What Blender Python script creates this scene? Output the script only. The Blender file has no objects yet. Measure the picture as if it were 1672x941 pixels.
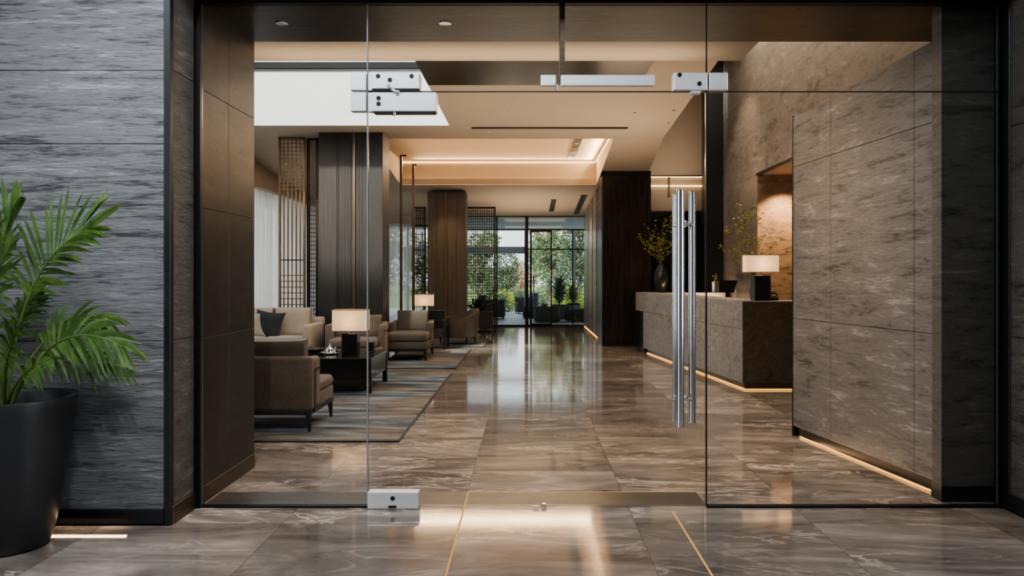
import bpy, bmesh, math, random
from mathutils import Vector, Matrix, Euler
random.seed(7)
R = math.radians
sc = bpy.context.scene
COL = sc.collection
EYE = 1.35
F = 1300.0
def gx(px, Y): return (px - 861.0) * Y / F          # world X of a picture column at depth Y
def gz(py, Y): return EYE - (py - 450.0) * Y / F     # world Z of a picture row at depth Y
def P(px, py, Y): return Vector((gx(px, Y), Y, gz(py, Y)))

# ------------------------------------------------------------------ materials
class NT:
    def __init__(self, name):
        self.m = bpy.data.materials.new(name); self.m.use_nodes = True
        self.t = self.m.node_tree; self.t.nodes.clear()
        self.out = self.t.nodes.new('ShaderNodeOutputMaterial')
    def n(self, typ, **kw):
        nd = self.t.nodes.new(typ)
        for k, v in kw.items():
            if k in nd.inputs.keys(): nd.inputs[k].default_value = v
            else: setattr(nd, k, v)
        return nd
    def l(self, a, b): self.t.links.new(a, b)
    def bsdf(self, color=None, rough=.5, metal=0.0, spec=.5):
        b = self.n('ShaderNodeBsdfPrincipled')
        if color is not None: b.inputs['Base Color'].default_value = (*color, 1)
        b.inputs['Roughness'].default_value = rough
        b.inputs['Metallic'].default_value = metal
        b.inputs['Specular IOR Level'].default_value = spec
        self.l(b.outputs[0], self.out.inputs[0]); return b
    def coords(self, scale=(1, 1, 1), rot=(0, 0, 0)):
        tc = self.n('ShaderNodeTexCoord'); mp = self.n('ShaderNodeMapping')
        mp.inputs['Scale'].default_value = scale; mp.inputs['Rotation'].default_value = rot
        self.l(tc.outputs['Object'], mp.inputs[0]); return mp.outputs[0]
    def noise(self, vec, scale=5, detail=6, rough=.6, dist=0.0):
        n = self.n('ShaderNodeTexNoise'); n.inputs['Scale'].default_value = scale
        n.inputs['Detail'].default_value = detail; n.inputs['Roughness'].default_value = rough
        n.inputs['Distortion'].default_value = dist; self.l(vec, n.inputs['Vector']); return n.outputs['Fac']
    def ramp(self, fac, stops):
        r = self.n('ShaderNodeValToRGB'); e = r.color_ramp.elements
        while len(e) > 1: e.remove(e[-1])
        e[0].position = stops[0][0]; e[0].color = (*stops[0][1], 1)
        for p, c in stops[1:]:
            k = e.new(p); k.color = (*c, 1)
        self.l(fac, r.inputs[0]); return r.outputs[0]
    def math(self, op, a, b=None, c=None):
        m = self.n('ShaderNodeMath', operation=op)
        for i, v in enumerate((a, b, c)):
            if v is None: continue
            if isinstance(v, (int, float)): m.inputs[i].default_value = v
            else: self.l(v, m.inputs[i])
        return m.outputs[0]
    def mix(self, fac, a, b, mode='MIX'):
        m = self.n('ShaderNodeMix', data_type='RGBA', blend_type=mode)
        for s, v in ((m.inputs[0], fac), (m.inputs[6], a), (m.inputs[7], b)):
            if isinstance(v, (int, float)): s.default_value = v
            elif isinstance(v, tuple): s.default_value = (*v, 1)
            else: self.l(v, s)
        return m.outputs[2]
    def bump(self, h, strength, dist, b):
        bp = self.n('ShaderNodeBump'); bp.inputs['Strength'].default_value = strength
        bp.inputs['Distance'].default_value = dist
        self.l(h, bp.inputs['Height']); self.l(bp.outputs[0], b.inputs['Normal'])

M = {}
def plain(name, color, rough=.5, metal=0.0, spec=.5, nz=0.0, nscale=30, bump=0.0):
    t = NT(name); b = t.bsdf(color, rough, metal, spec)
    if nz or bump:
        v = t.coords(); f = t.noise(v, nscale, 4)
        if nz:
            lo = tuple(c * (1 - nz) for c in color); hi = tuple(min(1, c * (1 + nz)) for c in color)
            t.l(t.ramp(f, [(.3, lo), (.7, hi)]), b.inputs['Base Color'])
        if bump: t.bump(f, bump, .004, b)
    M[name] = t.m; return t.m
def emit(name, color, s):
    t = NT(name); e = t.n('ShaderNodeEmission'); e.inputs[0].default_value = (*color, 1); e.inputs[1].default_value = s
    t.l(e.outputs[0], t.out.inputs[0]); M[name] = t.m
def stone(name, dark, mid, light, scale=(1, 1, 9), rot=(0, 0, 0), rough=.45, bump=.35, n=3.0, fine=1.0, dist=.6, pit=.35, lo=.36, hi=.66):
    t = NT(name); b = t.bsdf(mid, rough)
    v = t.coords(scale, rot)
    a = t.noise(v, n, 9, .62, dist); a2 = t.noise(v, n * 5.5, 6, .68, .4 * dist)
    v0 = t.coords((1, 1, 1)); big = t.noise(v0, .9, 3, .5)
    m = t.math('ADD', t.math('MULTIPLY', a, .62), t.math('MULTIPLY', a2, .38 * fine))
    m = t.math('ADD', m, t.math('MULTIPLY', t.math('SUBTRACT', big, .5), .22))
    c = t.ramp(m, [(lo, dark), (.48, mid), (.55, mid), (hi, light)])
    pits = t.ramp(t.noise(v, n * 3.3, 3, .5, 1.0), [(.34, (.35, .35, .35)), (.42, (1, 1, 1))])
    t.l(t.mix(pit, c, pits, 'MULTIPLY'), b.inputs['Base Color'])
    r = t.n('ShaderNodeMapRange'); t.l(m, r.inputs[0]); r.inputs[3].default_value = rough + .12; r.inputs[4].default_value = max(.05, rough - .1)
    t.l(r.outputs[0], b.inputs['Roughness'])
    if bump: t.bump(m, bump, .02, b)
    M[name] = t.m

stone('travertine_grey', (.030, .031, .033), (.135, .138, .142), (.27, .272, .28), (1.0, 1.0, 11), n=2.4, rough=.6, bump=.9, pit=.75, lo=.38, hi=.64)
stone('reveal_stone', (.018, .017, .016), (.072, .067, .062), (.15, .142, .132), (1.4, 1.4, 7), rot=(R(28), 0, 0), n=2.6, rough=.5, bump=.5)
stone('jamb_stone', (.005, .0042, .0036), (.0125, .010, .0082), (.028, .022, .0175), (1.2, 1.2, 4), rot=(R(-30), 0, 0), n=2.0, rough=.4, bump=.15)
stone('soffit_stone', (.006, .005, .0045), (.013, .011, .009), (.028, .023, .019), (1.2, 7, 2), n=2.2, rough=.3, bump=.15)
stone('foyer_stone', (.04, .036, .032), (.145, .133, .121), (.30, .278, .255), (1.2, 1.2, 7), rot=(R(20), 0, 0), n=2.0, rough=.5, bump=.45)
stone('warm_stone', (.095, .08, .067), (.215, .19, .166), (.35, .318, .285), (1, 1, 3.2), rot=(R(32), R(10), 0), n=1.9, rough=.3, bump=.05, dist=1.2)
stone('niche_stone', (.07, .045, .028), (.20, .14, .092), (.34, .25, .17), (1.2, 1, 3.6), rot=(0, R(-18), 0), n=2.4, rough=.45, bump=.15, dist=1.2)
stone('counter_stone', (.07, .067, .063), (.25, .24, .228), (.46, .445, .42), (2, 2, 2.6), rot=(R(35), R(20), 0), n=2.2, rough=.4, bump=.1, dist=2.6, lo=.34, hi=.68)
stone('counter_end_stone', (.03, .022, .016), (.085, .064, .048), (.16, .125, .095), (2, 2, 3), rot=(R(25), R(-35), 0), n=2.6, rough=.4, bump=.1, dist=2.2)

def grain(name, dark, light, scale, rough, metal=0.0, bump=.1, n=6):
    t = NT(name); b = t.bsdf(dark, rough, metal)
    f = t.noise(t.coords(scale), n, 5, .6)
    t.l(t.ramp(f, [(.32, dark), (.68, light)]), b.inputs['Base Color'])
    if bump: t.bump(f, bump * .3, .003, b)
    M[name] = t.m
grain('column_veneer', (.014, .0125, .0115), (.036, .032, .029), (9, 9, .25), .5)
grain('column_warm_veneer', (.082, .070, .059), (.135, .118, .102), (8, 8, .3), .6)
grain('bronze_panel', (.012, .008, .006), (.034, .023, .015), (3, 3, .2), .16, .25, 0)
grain('brushed_steel', (.70, .71, .73), (.80, .81, .83), (.4, .4, 40), .38, .6, .0)
plain('polished_steel', (.72, .73, .74), .17, 1.0)
grain('bronze', (.17, .115, .072), (.30, .215, .14), (10, 10, .6), .34, .9, 0)
grain('dark_bronze', (.035, .026, .02), (.075, .055, .04), (10, 10, .6), .35, .8, 0)
grain('baseboard_bronze', (.045, .033, .026), (.10, .075, .055), (.5, .5, 20), .38, .75, 0)
grain('bronze_ceiling', (.02, .014, .01), (.075, .05, .03), (.5, 6, 4), .22, .5, 0)
plain('seal_grey', (.22, .225, .23), .35)
plain('frame_black', (.012, .012, .013), .35, .4)
plain('trim_dark', (.03, .032, .034), .38, .7)
plain('ceiling_paint', (.50, .42, .335), .75, nz=.02, nscale=4)
plain('ceiling_white', (.60, .62, .64), .75, nz=.02, nscale=4)
plain('foyer_plaster', (.30, .30, .30), .8, nz=.05)
plain('slot_black', (.015, .014, .013), .5)
plain('lacquer_black', (.012, .012, .013), .18, nz=.2)
plain('wood_black', (.014, .012, .011), .4, nz=.2)
plain('ceramic_black', (.012, .012, .014), .3)
plain('pot_black', (.017, .018, .020), .42, nz=.15, nscale=60)
plain('soil', (.035, .022, .014), .95, nz=.6, nscale=60, bump=1)
plain('silver', (.75, .75, .76), .14, 1.0)
plain('porcelain', (.8, .79, .76), .2)
plain('screen_black', (.006, .006, .007), .2)
plain('terrace_paving', (.40, .41, .42), .5, nz=.12, nscale=3)
plain('canopy_grey', (.40, .46, .50), .6)
plain('beam_grey', (.36, .38, .40), .6)
plain('bark', (.10, .09, .07), .9, nz=.4, nscale=20, bump=.6)
plain('twig', (.10, .085, .04), .8)
plain('outdoor_fabric', (.045, .05, .055), .8, nz=.2)
plain('planter_grey', (.06, .06, .06), .6, nz=.2)
plain('wood_brown', (.09, .055, .035), .5, nz=.3)
plain('mirror_smoke', (.06, .055, .05), .06, .85)
plain('wood_slat', (.10, .07, .05), .5)

def fabric(name, a, b_, sc_=260, rough=.85):
    t = NT(name); b = t.bsdf(a, rough, 0, .2)
    v = t.coords(); f = t.noise(v, sc_, 2); g = t.noise(v, 5, 3)
    m = t.math('ADD', t.math('MULTIPLY', f, .5), t.math('MULTIPLY', g, .5))
    t.l(t.ramp(m, [(.35, a), (.65, b_)]), b.inputs['Base Color']); t.bump(f, .25, .002, b)
    b.inputs['Sheen Weight'].default_value = .15
    M[name] = t.m
fabric('taupe_leather', (.075, .054, .038), (.115, .086, .062), 60, .5)
fabric('taupe_fabric', (.14, .112, .087), (.20, .163, .13))
fabric('cream_fabric', (.33, .27, .21), (.43, .36, .285))
fabric('grey_fabric', (.085, .073, .062), (.125, .11, .095))
fabric('charcoal_fabric', (.016, .021, .023), (.034, .04, .043))
fabric('beige_fabric', (.26, .225, .185), (.36, .31, .26))

# floor marble: big rectangular slabs, each with its own tone and veining
def floor_mat():
    t = NT('floor_marble'); b = t.bsdf((.2, .16, .13), .1)
    tc = t.n('ShaderNodeTexCoord')
    sx = t.n('ShaderNodeSeparateXYZ'); t.l(tc.outputs['Object'], sx.inputs[0])
    tx = t.math('DIVIDE', t.math('SUBTRACT', sx.outputs[0], -.371), .96)
    ty = t.math('DIVIDE', t.math('SUBTRACT', sx.outputs[1], 4.33), 1.16)
    ix, iy = t.math('FLOOR', tx), t.math('FLOOR', ty)
    fx, fy = t.math('FRACT', tx), t.math('FRACT', ty)
    cid = t.n('ShaderNodeCombineXYZ'); t.l(ix, cid.inputs[0]); t.l(iy, cid.inputs[1])
    wn = t.n('ShaderNodeTexWhiteNoise', noise_dimensions='3D'); t.l(cid.outputs[0], wn.inputs[0])
    off = t.n('ShaderNodeVectorMath', operation='MULTIPLY_ADD')
    t.l(wn.outputs['Color'], off.inputs[0]); off.inputs[1].default_value = (30, 30, 30); t.l(tc.outputs['Object'], off.inputs[2])
    mp = t.n('ShaderNodeMapping'); t.l(off.outputs[0], mp.inputs[0]); mp.inputs['Scale'].default_value = (.75, 2.2, 1); mp.inputs['Rotation'].default_value = (0, 0, R(-9))
    v = mp.outputs[0]
    a = t.noise(v, 1.3, 9, .62, 1.3)
    c = t.ramp(a, [(.28, (.07, .060, .053)), (.43, (.150, .130, .115)), (.56, (.220, .193, .172)), (.72, (.36, .322, .29))])
    vn = t.math('ABSOLUTE', t.math('SUBTRACT', t.noise(v, 1.7, 6, .6, 1.6), .5))
    vmask = t.ramp(vn, [(0, (1, 1, 1)), (.012, (.55, .55, .55)), (.035, (0, 0, 0))])
    vgate = t.ramp(t.noise(v, .9, 2), [(.45, (0, 0, 0)), (.65, (1, 1, 1))])
    c = t.mix(t.mix(1, vmask, vgate, 'MULTIPLY'), c, (.55, .47, .40))
    tone = t.math('ADD', t.math('MULTIPLY', wn.outputs['Value'], .65), .72)
    tcn = t.n('ShaderNodeCombineColor'); [t.l(tone, tcn.inputs[i]) for i in range(3)]
    c = t.mix(1, c, tcn.outputs[0], 'MULTIPLY')
    ex = t.math('MINIMUM', fx, t.math('SUBTRACT', 1, fx)); ey = t.math('MINIMUM', fy, t.math('SUBTRACT', 1, fy))
    seam = t.math('LESS_THAN', t.math('MINIMUM', ex, ey), .0022)
    c = t.mix(t.math('MULTIPLY', seam, .6), c, (.04, .032, .026))
    t.l(c, b.inputs['Base Color'])
    rr = t.n('ShaderNodeMapRange'); t.l(t.noise(v, 4, 4), rr.inputs[0]); rr.inputs[3].default_value = .035; rr.inputs[4].default_value = .12
    t.l(rr.outputs[0], b.inputs['Roughness'])
    M['floor_marble'] = t.m
floor_mat()

def rug_mat():
    t = NT('rug_weave'); b = t.bsdf((.2, .2, .2), .95, 0, .1)
    v = t.coords((.55, 3.4, 1)); a = t.noise(v, 2.2, 5, .6, .5)
    v2 = t.coords((3, 60, 1)); f = t.noise(v2, 3, 3)
    v3 = t.coords((1.0, 1.4, 1)); g = t.noise(v3, .8, 2)
    m = t.math('ADD', t.math('MULTIPLY', a, .75), t.math('MULTIPLY', f, .25))
    cool = t.ramp(m, [(.38, (.030, .036, .042)), (.5, (.105, .121, .135)), (.62, (.25, .272, .29))])
    warm = t.ramp(m, [(.38, (.085, .072, .06)), (.5, (.165, .146, .124)), (.62, (.28, .255, .22))])
    c = t.mix(t.ramp(g, [(.48, (0, 0, 0)), (.62, (1, 1, 1))]), cool, warm)
    t.l(c, b.inputs['Base Color']); t.bump(f, .3, .004, b); M['rug_weave'] = t.m
rug_mat()

def glass_mat(name, tint, base=.035, power=.9):
    t = NT(name)
    tr = t.n('ShaderNodeBsdfTransparent'); tr.inputs[0].default_value = (*tint, 1)
    gl = t.n('ShaderNodeBsdfGlossy'); gl.inputs['Roughness'].default_value = 0.0; gl.inputs[0].default_value = (1, 1, 1, 1)
    lw = t.n('ShaderNodeLayerWeight'); lw.inputs['Blend'].default_value = .5
    f = t.math('ADD', t.math('MULTIPLY', t.math('POWER', lw.outputs['Facing'], 5.0), power), base)
    mx = t.n('ShaderNodeMixShader'); t.l(f, mx.inputs[0]); t.l(tr.outputs[0], mx.inputs[1]); t.l(gl.outputs[0], mx.inputs[2])
    t.l(mx.outputs[0], t.out.inputs[0]); M[name] = t.m
glass_mat('clear_glass', (.975, .98, .978), .018)
glass_mat('window_glass', (.94, .97, .96), .03)
plain('glass_edge', (.10, .12, .12), .15, 0, .8)
def sheer():
    t = NT('sheer_curtain')
    tl = t.n('ShaderNodeBsdfTranslucent'); tl.inputs[0].default_value = (.88, .88, .88, 1)
    df = t.n('ShaderNodeBsdfDiffuse'); df.inputs[0].default_value = (.8, .8, .8, 1)
    tr = t.n('ShaderNodeBsdfTransparent')
    m1 = t.n('ShaderNodeMixShader'); m1.inputs[0].default_value = .35; t.l(tl.outputs[0], m1.inputs[1]); t.l(df.outputs[0], m1.inputs[2])
    m2 = t.n('ShaderNodeMixShader'); m2.inputs[0].default_value = .22; t.l(m1.outputs[0], m2.inputs[1]); t.l(tr.outputs[0], m2.inputs[2])
    t.l(m2.outputs[0], t.out.inputs[0]); M['sheer_curtain'] = t.m
sheer()
def shade_mat():
    t = NT('lamp_shade')
    tl = t.n('ShaderNodeBsdfTranslucent'); tl.inputs[0].default_value = (.78, .66, .50, 1)
    df = t.n('ShaderNodeBsdfDiffuse'); df.inputs[0].default_value = (.8, .74, .65, 1)
    em = t.n('ShaderNodeEmission'); em.inputs[0].default_value = (1, .74, .48, 1); em.inputs[1].default_value = .13
    m1 = t.n('ShaderNodeMixShader'); m1.inputs[0].default_value = .5; t.l(tl.outputs[0], m1.inputs[1]); t.l(df.outputs[0], m1.inputs[2])
    ad = t.n('ShaderNodeAddShader'); t.l(m1.outputs[0], ad.inputs[0]); t.l(em.outputs[0], ad.inputs[1])
    t.l(ad.outputs[0], t.out.inputs[0]); M['lamp_shade'] = t.m
shade_mat()
emit('led_warm', (1, .50, .13), 1.0)
emit('led_cove', (1, .62, .30), 1.9)
emit('led_floor', (1, .55, .20), .38)
emit('downlight_glow', (1, .86, .68), 7)
emit('led_soft', (1, .60, .30), .25)
def leaf(name, dark, light, rough=.4, trans=.25, nscale=6):
    t = NT(name)
    b = t.bsdf(dark, rough, 0, .4)
    f = t.noise(t.coords(), nscale, 3)
    c = t.ramp(f, [(.3, dark), (.7, light)]); t.l(c, b.inputs['Base Color'])
    tl = t.n('ShaderNodeBsdfTranslucent'); t.l(c, tl.inputs[0])
    mx = t.n('ShaderNodeMixShader'); mx.inputs[0].default_value = trans
    t.l(b.outputs[0], mx.inputs[1]); t.l(tl.outputs[0], mx.inputs[2]); t.l(mx.outputs[0], t.out.inputs[0]); M[name] = t.m
leaf('palm_leaf', (.018, .055, .008), (.085, .155, .022), .45, .2, 9)
leaf('palm_stem', (.05, .09, .02), (.12, .17, .05), .5, .1)
leaf('tree_leaf', (.12, .17, .10), (.27, .34, .20), .6, .3, 2)
leaf('dark_leaf', (.06, .10, .07), (.16, .22, .14), .6, .3, 2)
leaf('lime_leaf', (.16, .24, .03), (.36, .42, .07), .6, .3, 2)
leaf('blossom_leaf', (.40, .26, .20), (.50, .36, .26), .7, .2, 2)
leaf('branch_leaf', (.15, .16, .03), (.36, .35, .07), .5, .2, 12)
leaf('indoor_leaf', (.02, .05, .018), (.06, .10, .035), .4, .2)
leaf('lawn', (.10, .17, .05), (.20, .30, .09), .9, 0, 8)

# ------------------------------------------------------------------ mesh helpers
def put(o, label=None, cat=None, group=None, kind=None):
    if label: o['label'] = label
    if cat: o['category'] = cat
    if group: o['group'] = group
    if kind: o['kind'] = kind
    return o
def obj(name, bm, mats, parent=None, smooth=False, loc=None):
    me = bpy.data.meshes.new(name); bm.normal_update(); bm.to_mesh(me); bm.free()
    if not isinstance(mats, (list, tuple)): mats = [mats]
    for m in mats: me.materials.append(M[m])
    if smooth:
        me.polygons.foreach_set('use_smooth', [True] * len(me.polygons))
        try: me.set_sharp_from_angle(angle=R(38))
        except Exception: pass
    o = bpy.data.objects.new(name, me); COL.objects.link(o)
    if parent is not None: o.parent = parent
    if loc is not None: o.location = loc
    return o
def thing(name, label, cat, loc=(0, 0, 0), rz=0, group=None, kind=None):
    o = bpy.data.objects.new(name, None); o.empty_display_size = .1; COL.objects.link(o)
    o.location = loc; o.rotation_euler = (0, 0, rz)
    return put(o, label, cat, group, kind)
def B(): return bmesh.new()
def box(bm, x0, x1, y0, y1, z0, z1, r=0.0, seg=2, mi=0, rot=None):
    c = Vector(((x0 + x1) / 2, (y0 + y1) / 2, (z0 + z1) / 2))
    g = bmesh.ops.create_cube(bm, size=1.0)
    vs = g['verts']
    bmesh.ops.scale(bm, vec=(abs(x1 - x0), abs(y1 - y0), abs(z1 - z0)), verts=vs)
    if r > 0:
        es = list({e for v in vs for e in v.link_edges})
        rr = min(r, .49 * min(abs(x1 - x0), abs(y1 - y0), abs(z1 - z0)))
        out = bmesh.ops.bevel(bm, geom=es, offset=rr, segments=seg, affect='EDGES', profile=.5)
        vs = list({v for f in out['faces'] for v in f.verts} | {v for v in vs if v.is_valid})
        done = set(vs); stack = list(vs)
        while stack:
            v = stack.pop()
            for e in v.link_edges:
                w = e.other_vert(v)
                if w not in done: done.add(w); stack.append(w)
        vs = list(done)
    if rot is not None: bmesh.ops.transform(bm, matrix=rot, verts=vs)
    bmesh.ops.translate(bm, vec=c, verts=vs)
    for f in {f for v in vs for f in v.link_faces}: f.material_index = mi
    return vs
def quad(bm, pts, mi=0):
    f = bm.faces.new([bm.verts.new(p) for p in pts]); f.material_index = mi; return f
def prism(bm, poly, z0, z1, mi=0, ztop=None):
    # vertical prism over a floor polygon; ztop lets each corner have its own top
    n = len(poly)
    lo = [bm.verts.new((x, y, z0)) for x, y in poly]
    hi = [bm.verts.new((x, y, ztop[i] if ztop else z1)) for i, (x, y) in enumerate(poly)]
    fs = [bm.faces.new(lo[::-1]), bm.faces.new(hi)]
    for i in range(n): fs.append(bm.faces.new((lo[i], lo[(i + 1) % n], hi[(i + 1) % n], hi[i])))
    for f in fs: f.material_index = mi
    bmesh.ops.recalc_face_normals(bm, faces=fs)
def cyl(bm, p0, p1, r0, r1=None, seg=16, cap=True, mi=0):
    p0, p1 = Vector(p0), Vector(p1); d = p1 - p0
    r1 = r0 if r1 is None else r1
    q = d.to_track_quat('Z', 'Y').to_matrix().to_4x4()
    g = bmesh.ops.create_cone(bm, cap_ends=cap, segments=seg, radius1=r0, radius2=r1, depth=d.length,
                              matrix=Matrix.Translation((p0 + p1) / 2) @ q)
    for f in {f for v in g['verts'] for f in v.link_faces}: f.material_index = mi
def tube(bm, pts, rad, seg=8, mi=0):
    pts = [Vector(p) for p in pts]; rings = []
    for i, p in enumerate(pts):
        d = (pts[min(i + 1, len(pts) - 1)] - pts[max(i - 1, 0)]).normalized()
        a = d.orthogonal() if abs(d.z) > .98 else d.cross(Vector((0, 0, 1)))
        a.normalize(); b = d.cross(a)
        r = rad[i] if isinstance(rad, (list, tuple)) else rad
        rings.append([bm.verts.new(p + a * (r * math.cos(2 * math.pi * k / seg)) + b * (r * math.sin(2 * math.pi * k / seg))) for k in range(seg)])
    for i in range(len(rings) - 1):
        for k in range(seg):
            f = bm.faces.new((rings[i][k], rings[i][(k + 1) % seg], rings[i + 1][(k + 1) % seg], rings[i + 1][k])); f.material_index = mi
    for rg in (rings[0][::-1], rings[-1]):
        f = bm.faces.new(rg); f.material_index = mi
def lathe(bm, prof, seg=32, c=(0, 0, 0), mi=0, ribs=0, ribamp=0.0):
    rings = []
    for r, z in prof:
        ring = []
        for k in range(seg):
            a = 2 * math.pi * k / seg; rr = r * (1 + ribamp * math.cos(ribs * a)) if ribs else r
            ring.append(bm.verts.new((c[0] + rr * math.cos(a), c[1] + rr * math.sin(a), c[2] + z)))
        rings.append(ring)
    for i in range(len(rings) - 1):
        for k in range(seg):
            f = bm.faces.new((rings[i][k], rings[i][(k + 1) % seg], rings[i + 1][(k + 1) % seg], rings[i + 1][k])); f.material_index = mi
    bm.faces.new(rings[0][::-1]).material_index = mi; bm.faces.new(rings[-1]).material_index = mi
def cushion(bm, c, sx, sy, sz, rot=None, n=14, pinch=.05, edge=.35, p=5):
    # stuffed cushion: thick in the middle, soft rolled edges, corners drawn out a little
    mt = Matrix.Translation(c) @ (rot.to_4x4() if rot is not None else Matrix.Identity(4))
    top, bot = {}, {}
    for i in range(n + 1):
        for j in range(n + 1):
            u, v = -1 + 2 * i / n, -1 + 2 * j / n
            u, v = math.sin(u * math.pi / 2), math.sin(v * math.pi / 2)
            k = max(0, (1 - abs(u) ** p) * (1 - abs(v) ** p)) ** .45
            h = sz / 2 * (edge * (1 if k > 0 else 0) * min(1, k * 3) + (1 - edge) * k)
            wx = u * sx / 2 * (1 - pinch * (1 - v * v)); wy = v * sy / 2 * (1 - pinch * (1 - u * u))
            border = i in (0, n) or j in (0, n)
            top[i, j] = bm.verts.new(mt @ Vector((wx, wy, 0 if border else h)))
            bot[i, j] = top[i, j] if border else bm.verts.new(mt @ Vector((wx, wy, -h)))
    for i in range(n):
        for j in range(n):
            bm.faces.new((top[i, j], top[i + 1, j], top[i + 1, j + 1], top[i, j + 1]))
            try: bm.faces.new((bot[i, j], bot[i, j + 1], bot[i + 1, j + 1], bot[i + 1, j]))
            except ValueError: pass
def one(name, fn, mat, parent=None, smooth=False):
    bm = B(); fn(bm); return obj(name, bm, mat, parent, smooth)
def S(name, fn, mat, parent=None, smooth=False):
    return put(one(name, fn, mat, parent, smooth), kind='structure' if parent is None else None)

# ------------------------------------------------------------------ the shell
YG = 4.64           # glass plane
XL, XR = -1.93, 2.763
S('floor', lambda bm: box(bm, -6.5, 5.2, -3.2, 21.15, -.1, 0), 'floor_marble')

def front_wall(bm):
    zs = [.085, .995, 1.35 + (450 - 235) * 4.3 / F, 1.35 + (450 - 115) * 4.3 / F, 3.7]
    box(bm, -6.5, XL - .03, 4.32, 4.9, 0.08, 4.2)
    for a, b in zip(zs, zs[1:]): box(bm, -6.5, XL - .028, 4.30, 4.33, a + .0015, b - .0015, .002, 1)
S('wall_front_left', front_wall, 'travertine_grey')
def reveal_left(bm):
    for a, b in ((.085, .995), (.995, 2.47), (2.47, 3.0)): box(bm, XL - .03, XL, 4.335, YG - .03, a + .0015, b - .0015, .002, 1)
S('wall_left_reveal', reveal_left, 'reveal_stone')
S('trim_1', lambda bm: box(bm, XL - .03, XL + .006, 4.29, 4.333, 0, 3.0, .003, 1), 'trim_dark')
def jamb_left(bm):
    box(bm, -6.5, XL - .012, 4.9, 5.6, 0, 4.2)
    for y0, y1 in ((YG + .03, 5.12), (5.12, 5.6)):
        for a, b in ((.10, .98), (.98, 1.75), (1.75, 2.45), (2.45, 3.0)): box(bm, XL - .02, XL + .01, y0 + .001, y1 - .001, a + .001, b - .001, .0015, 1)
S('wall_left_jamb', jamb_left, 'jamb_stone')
S('baseboard_left', lambda bm: (box(bm, XL - .03, XL + .014, 4.30, YG - .03, 0, .10, .002, 1), box(bm, XL - .02, XL + .014, YG + .03, 5.6, 0, .10, .002, 1)), 'baseboard_bronze')
S('baseboard_front', lambda bm: box(bm, -6.5, XL - .032, 4.285, 4.32, .012, .088, .002, 1), 'trim_dark')
# right front wall and reveal
def front_right(bm):
    box(bm, XR + .03, 5.2, 3.9, 4.85, 0, 4.2)
    for a, b in ((.085, 1.0), (1.0, 2.2), (2.2, 3.0)): box(bm, XR, XR + .04, 3.9, YG - .05, a + .0015, b - .0015, .002, 1)
S('wall_front_right', front_right, 'reveal_stone')
S('trim_3', lambda bm: box(bm, XR - .008, XR + .02, YG - .09, YG - .025, 0, 3.0, .003, 1), 'trim_dark')
S('baseboard_right', lambda bm: box(bm, XR - .01, XR + .02, 3.9, YG - .03, 0, .10, .002, 1), 'trim_dark')
S('wall_right_reflection', lambda bm: (box(bm, gx(1537, 4.75), XR + .05, 4.75, 4.86, .09, 3.0, .002, 1)), 'reveal_stone')  # dark block standing in for a reflection in the side glass
S('baseboard_right_reflection', lambda bm: box(bm, gx(1537, 4.75) - .004, XR + .05, 4.742, 4.865, 0, .09, .002, 1), 'trim_dark')  # foot of the same reflection block
# header
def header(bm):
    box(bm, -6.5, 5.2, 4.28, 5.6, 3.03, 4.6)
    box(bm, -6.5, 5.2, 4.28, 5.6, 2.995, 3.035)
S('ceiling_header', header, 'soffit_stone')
# foyer shell behind the camera
def foyer(bm):
    box(bm, -6.6, -6.5, -3.2, 4.4, 0, 4.2); box(bm, 5.2, 5.3, -3.2, 4.4, 0, 4.2); box(bm, -6.6, 5.3, -3.3, -3.2, 0, 4.2)
S('wall_foyer', foyer, 'foyer_plaster')
S('ceiling_foyer', lambda bm: box(bm, -6.6, 5.3, -3.3, 4.3, 4.2, 4.3), 'foyer_plaster')

# ---- lobby ceilings
def zc(Y):
    if Y <= 13.1: return 3.6
    if Y <= 16: return 3.6 - (Y - 13.1) * .35 / 2.9
    return 3.25 - (Y - 16) * .326 / 5.1
def xe(Y): return 2.0 + (Y - 8.36) * .048
TX0, TX1, TY0, TY1, TZ = -2.6, 1.42, 13.1, 16.45, 3.72
SX, SY0, SY1 = -1.17, 8.05, 11.94
def main_ceiling(bm):
    def strip(xa, xb, ya, yb):
        f0 = xa(ya) if callable(xa) else xa; f1 = xa(yb) if callable(xa) else xa
        g0 = xb(ya) if callable(xb) else xb; g1 = xb(yb) if callable(xb) else xb
        quad(bm, [(f0, ya, zc(ya)), (g0, ya, zc(ya)), (g1, yb, zc(yb)), (f1, yb, zc(yb))])
    box(bm, -6.4, 1.63, 5.6, 6.1, 2.995, 4.0)
    strip(-6.4, xe, 6.1, SY0); strip(SX, xe, SY0, SY1); strip(-6.4, -5.2, SY0, SY1)
    strip(-6.4, xe, SY1, TY0)
    strip(-6.4, TX0, TY0, 16.0); strip(TX1, xe, TY0, 16.0)
    strip(-6.4, TX0, 16.0, TY1); strip(TX1, xe, 16.0, TY1)
    strip(-6.4, 2.4, TY1, 21.2)
    # edge above the double-height reception
    for ya, yb in ((6.1, 13.1), (13.1, 16.0)):
        quad(bm, [(xe(ya), ya, zc(ya)), (xe(yb), yb, zc(yb)), (xe(yb), yb, 5.6), (xe(ya), ya, 5.6)])
S('ceiling', main_ceiling, 'ceiling_paint')
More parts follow.
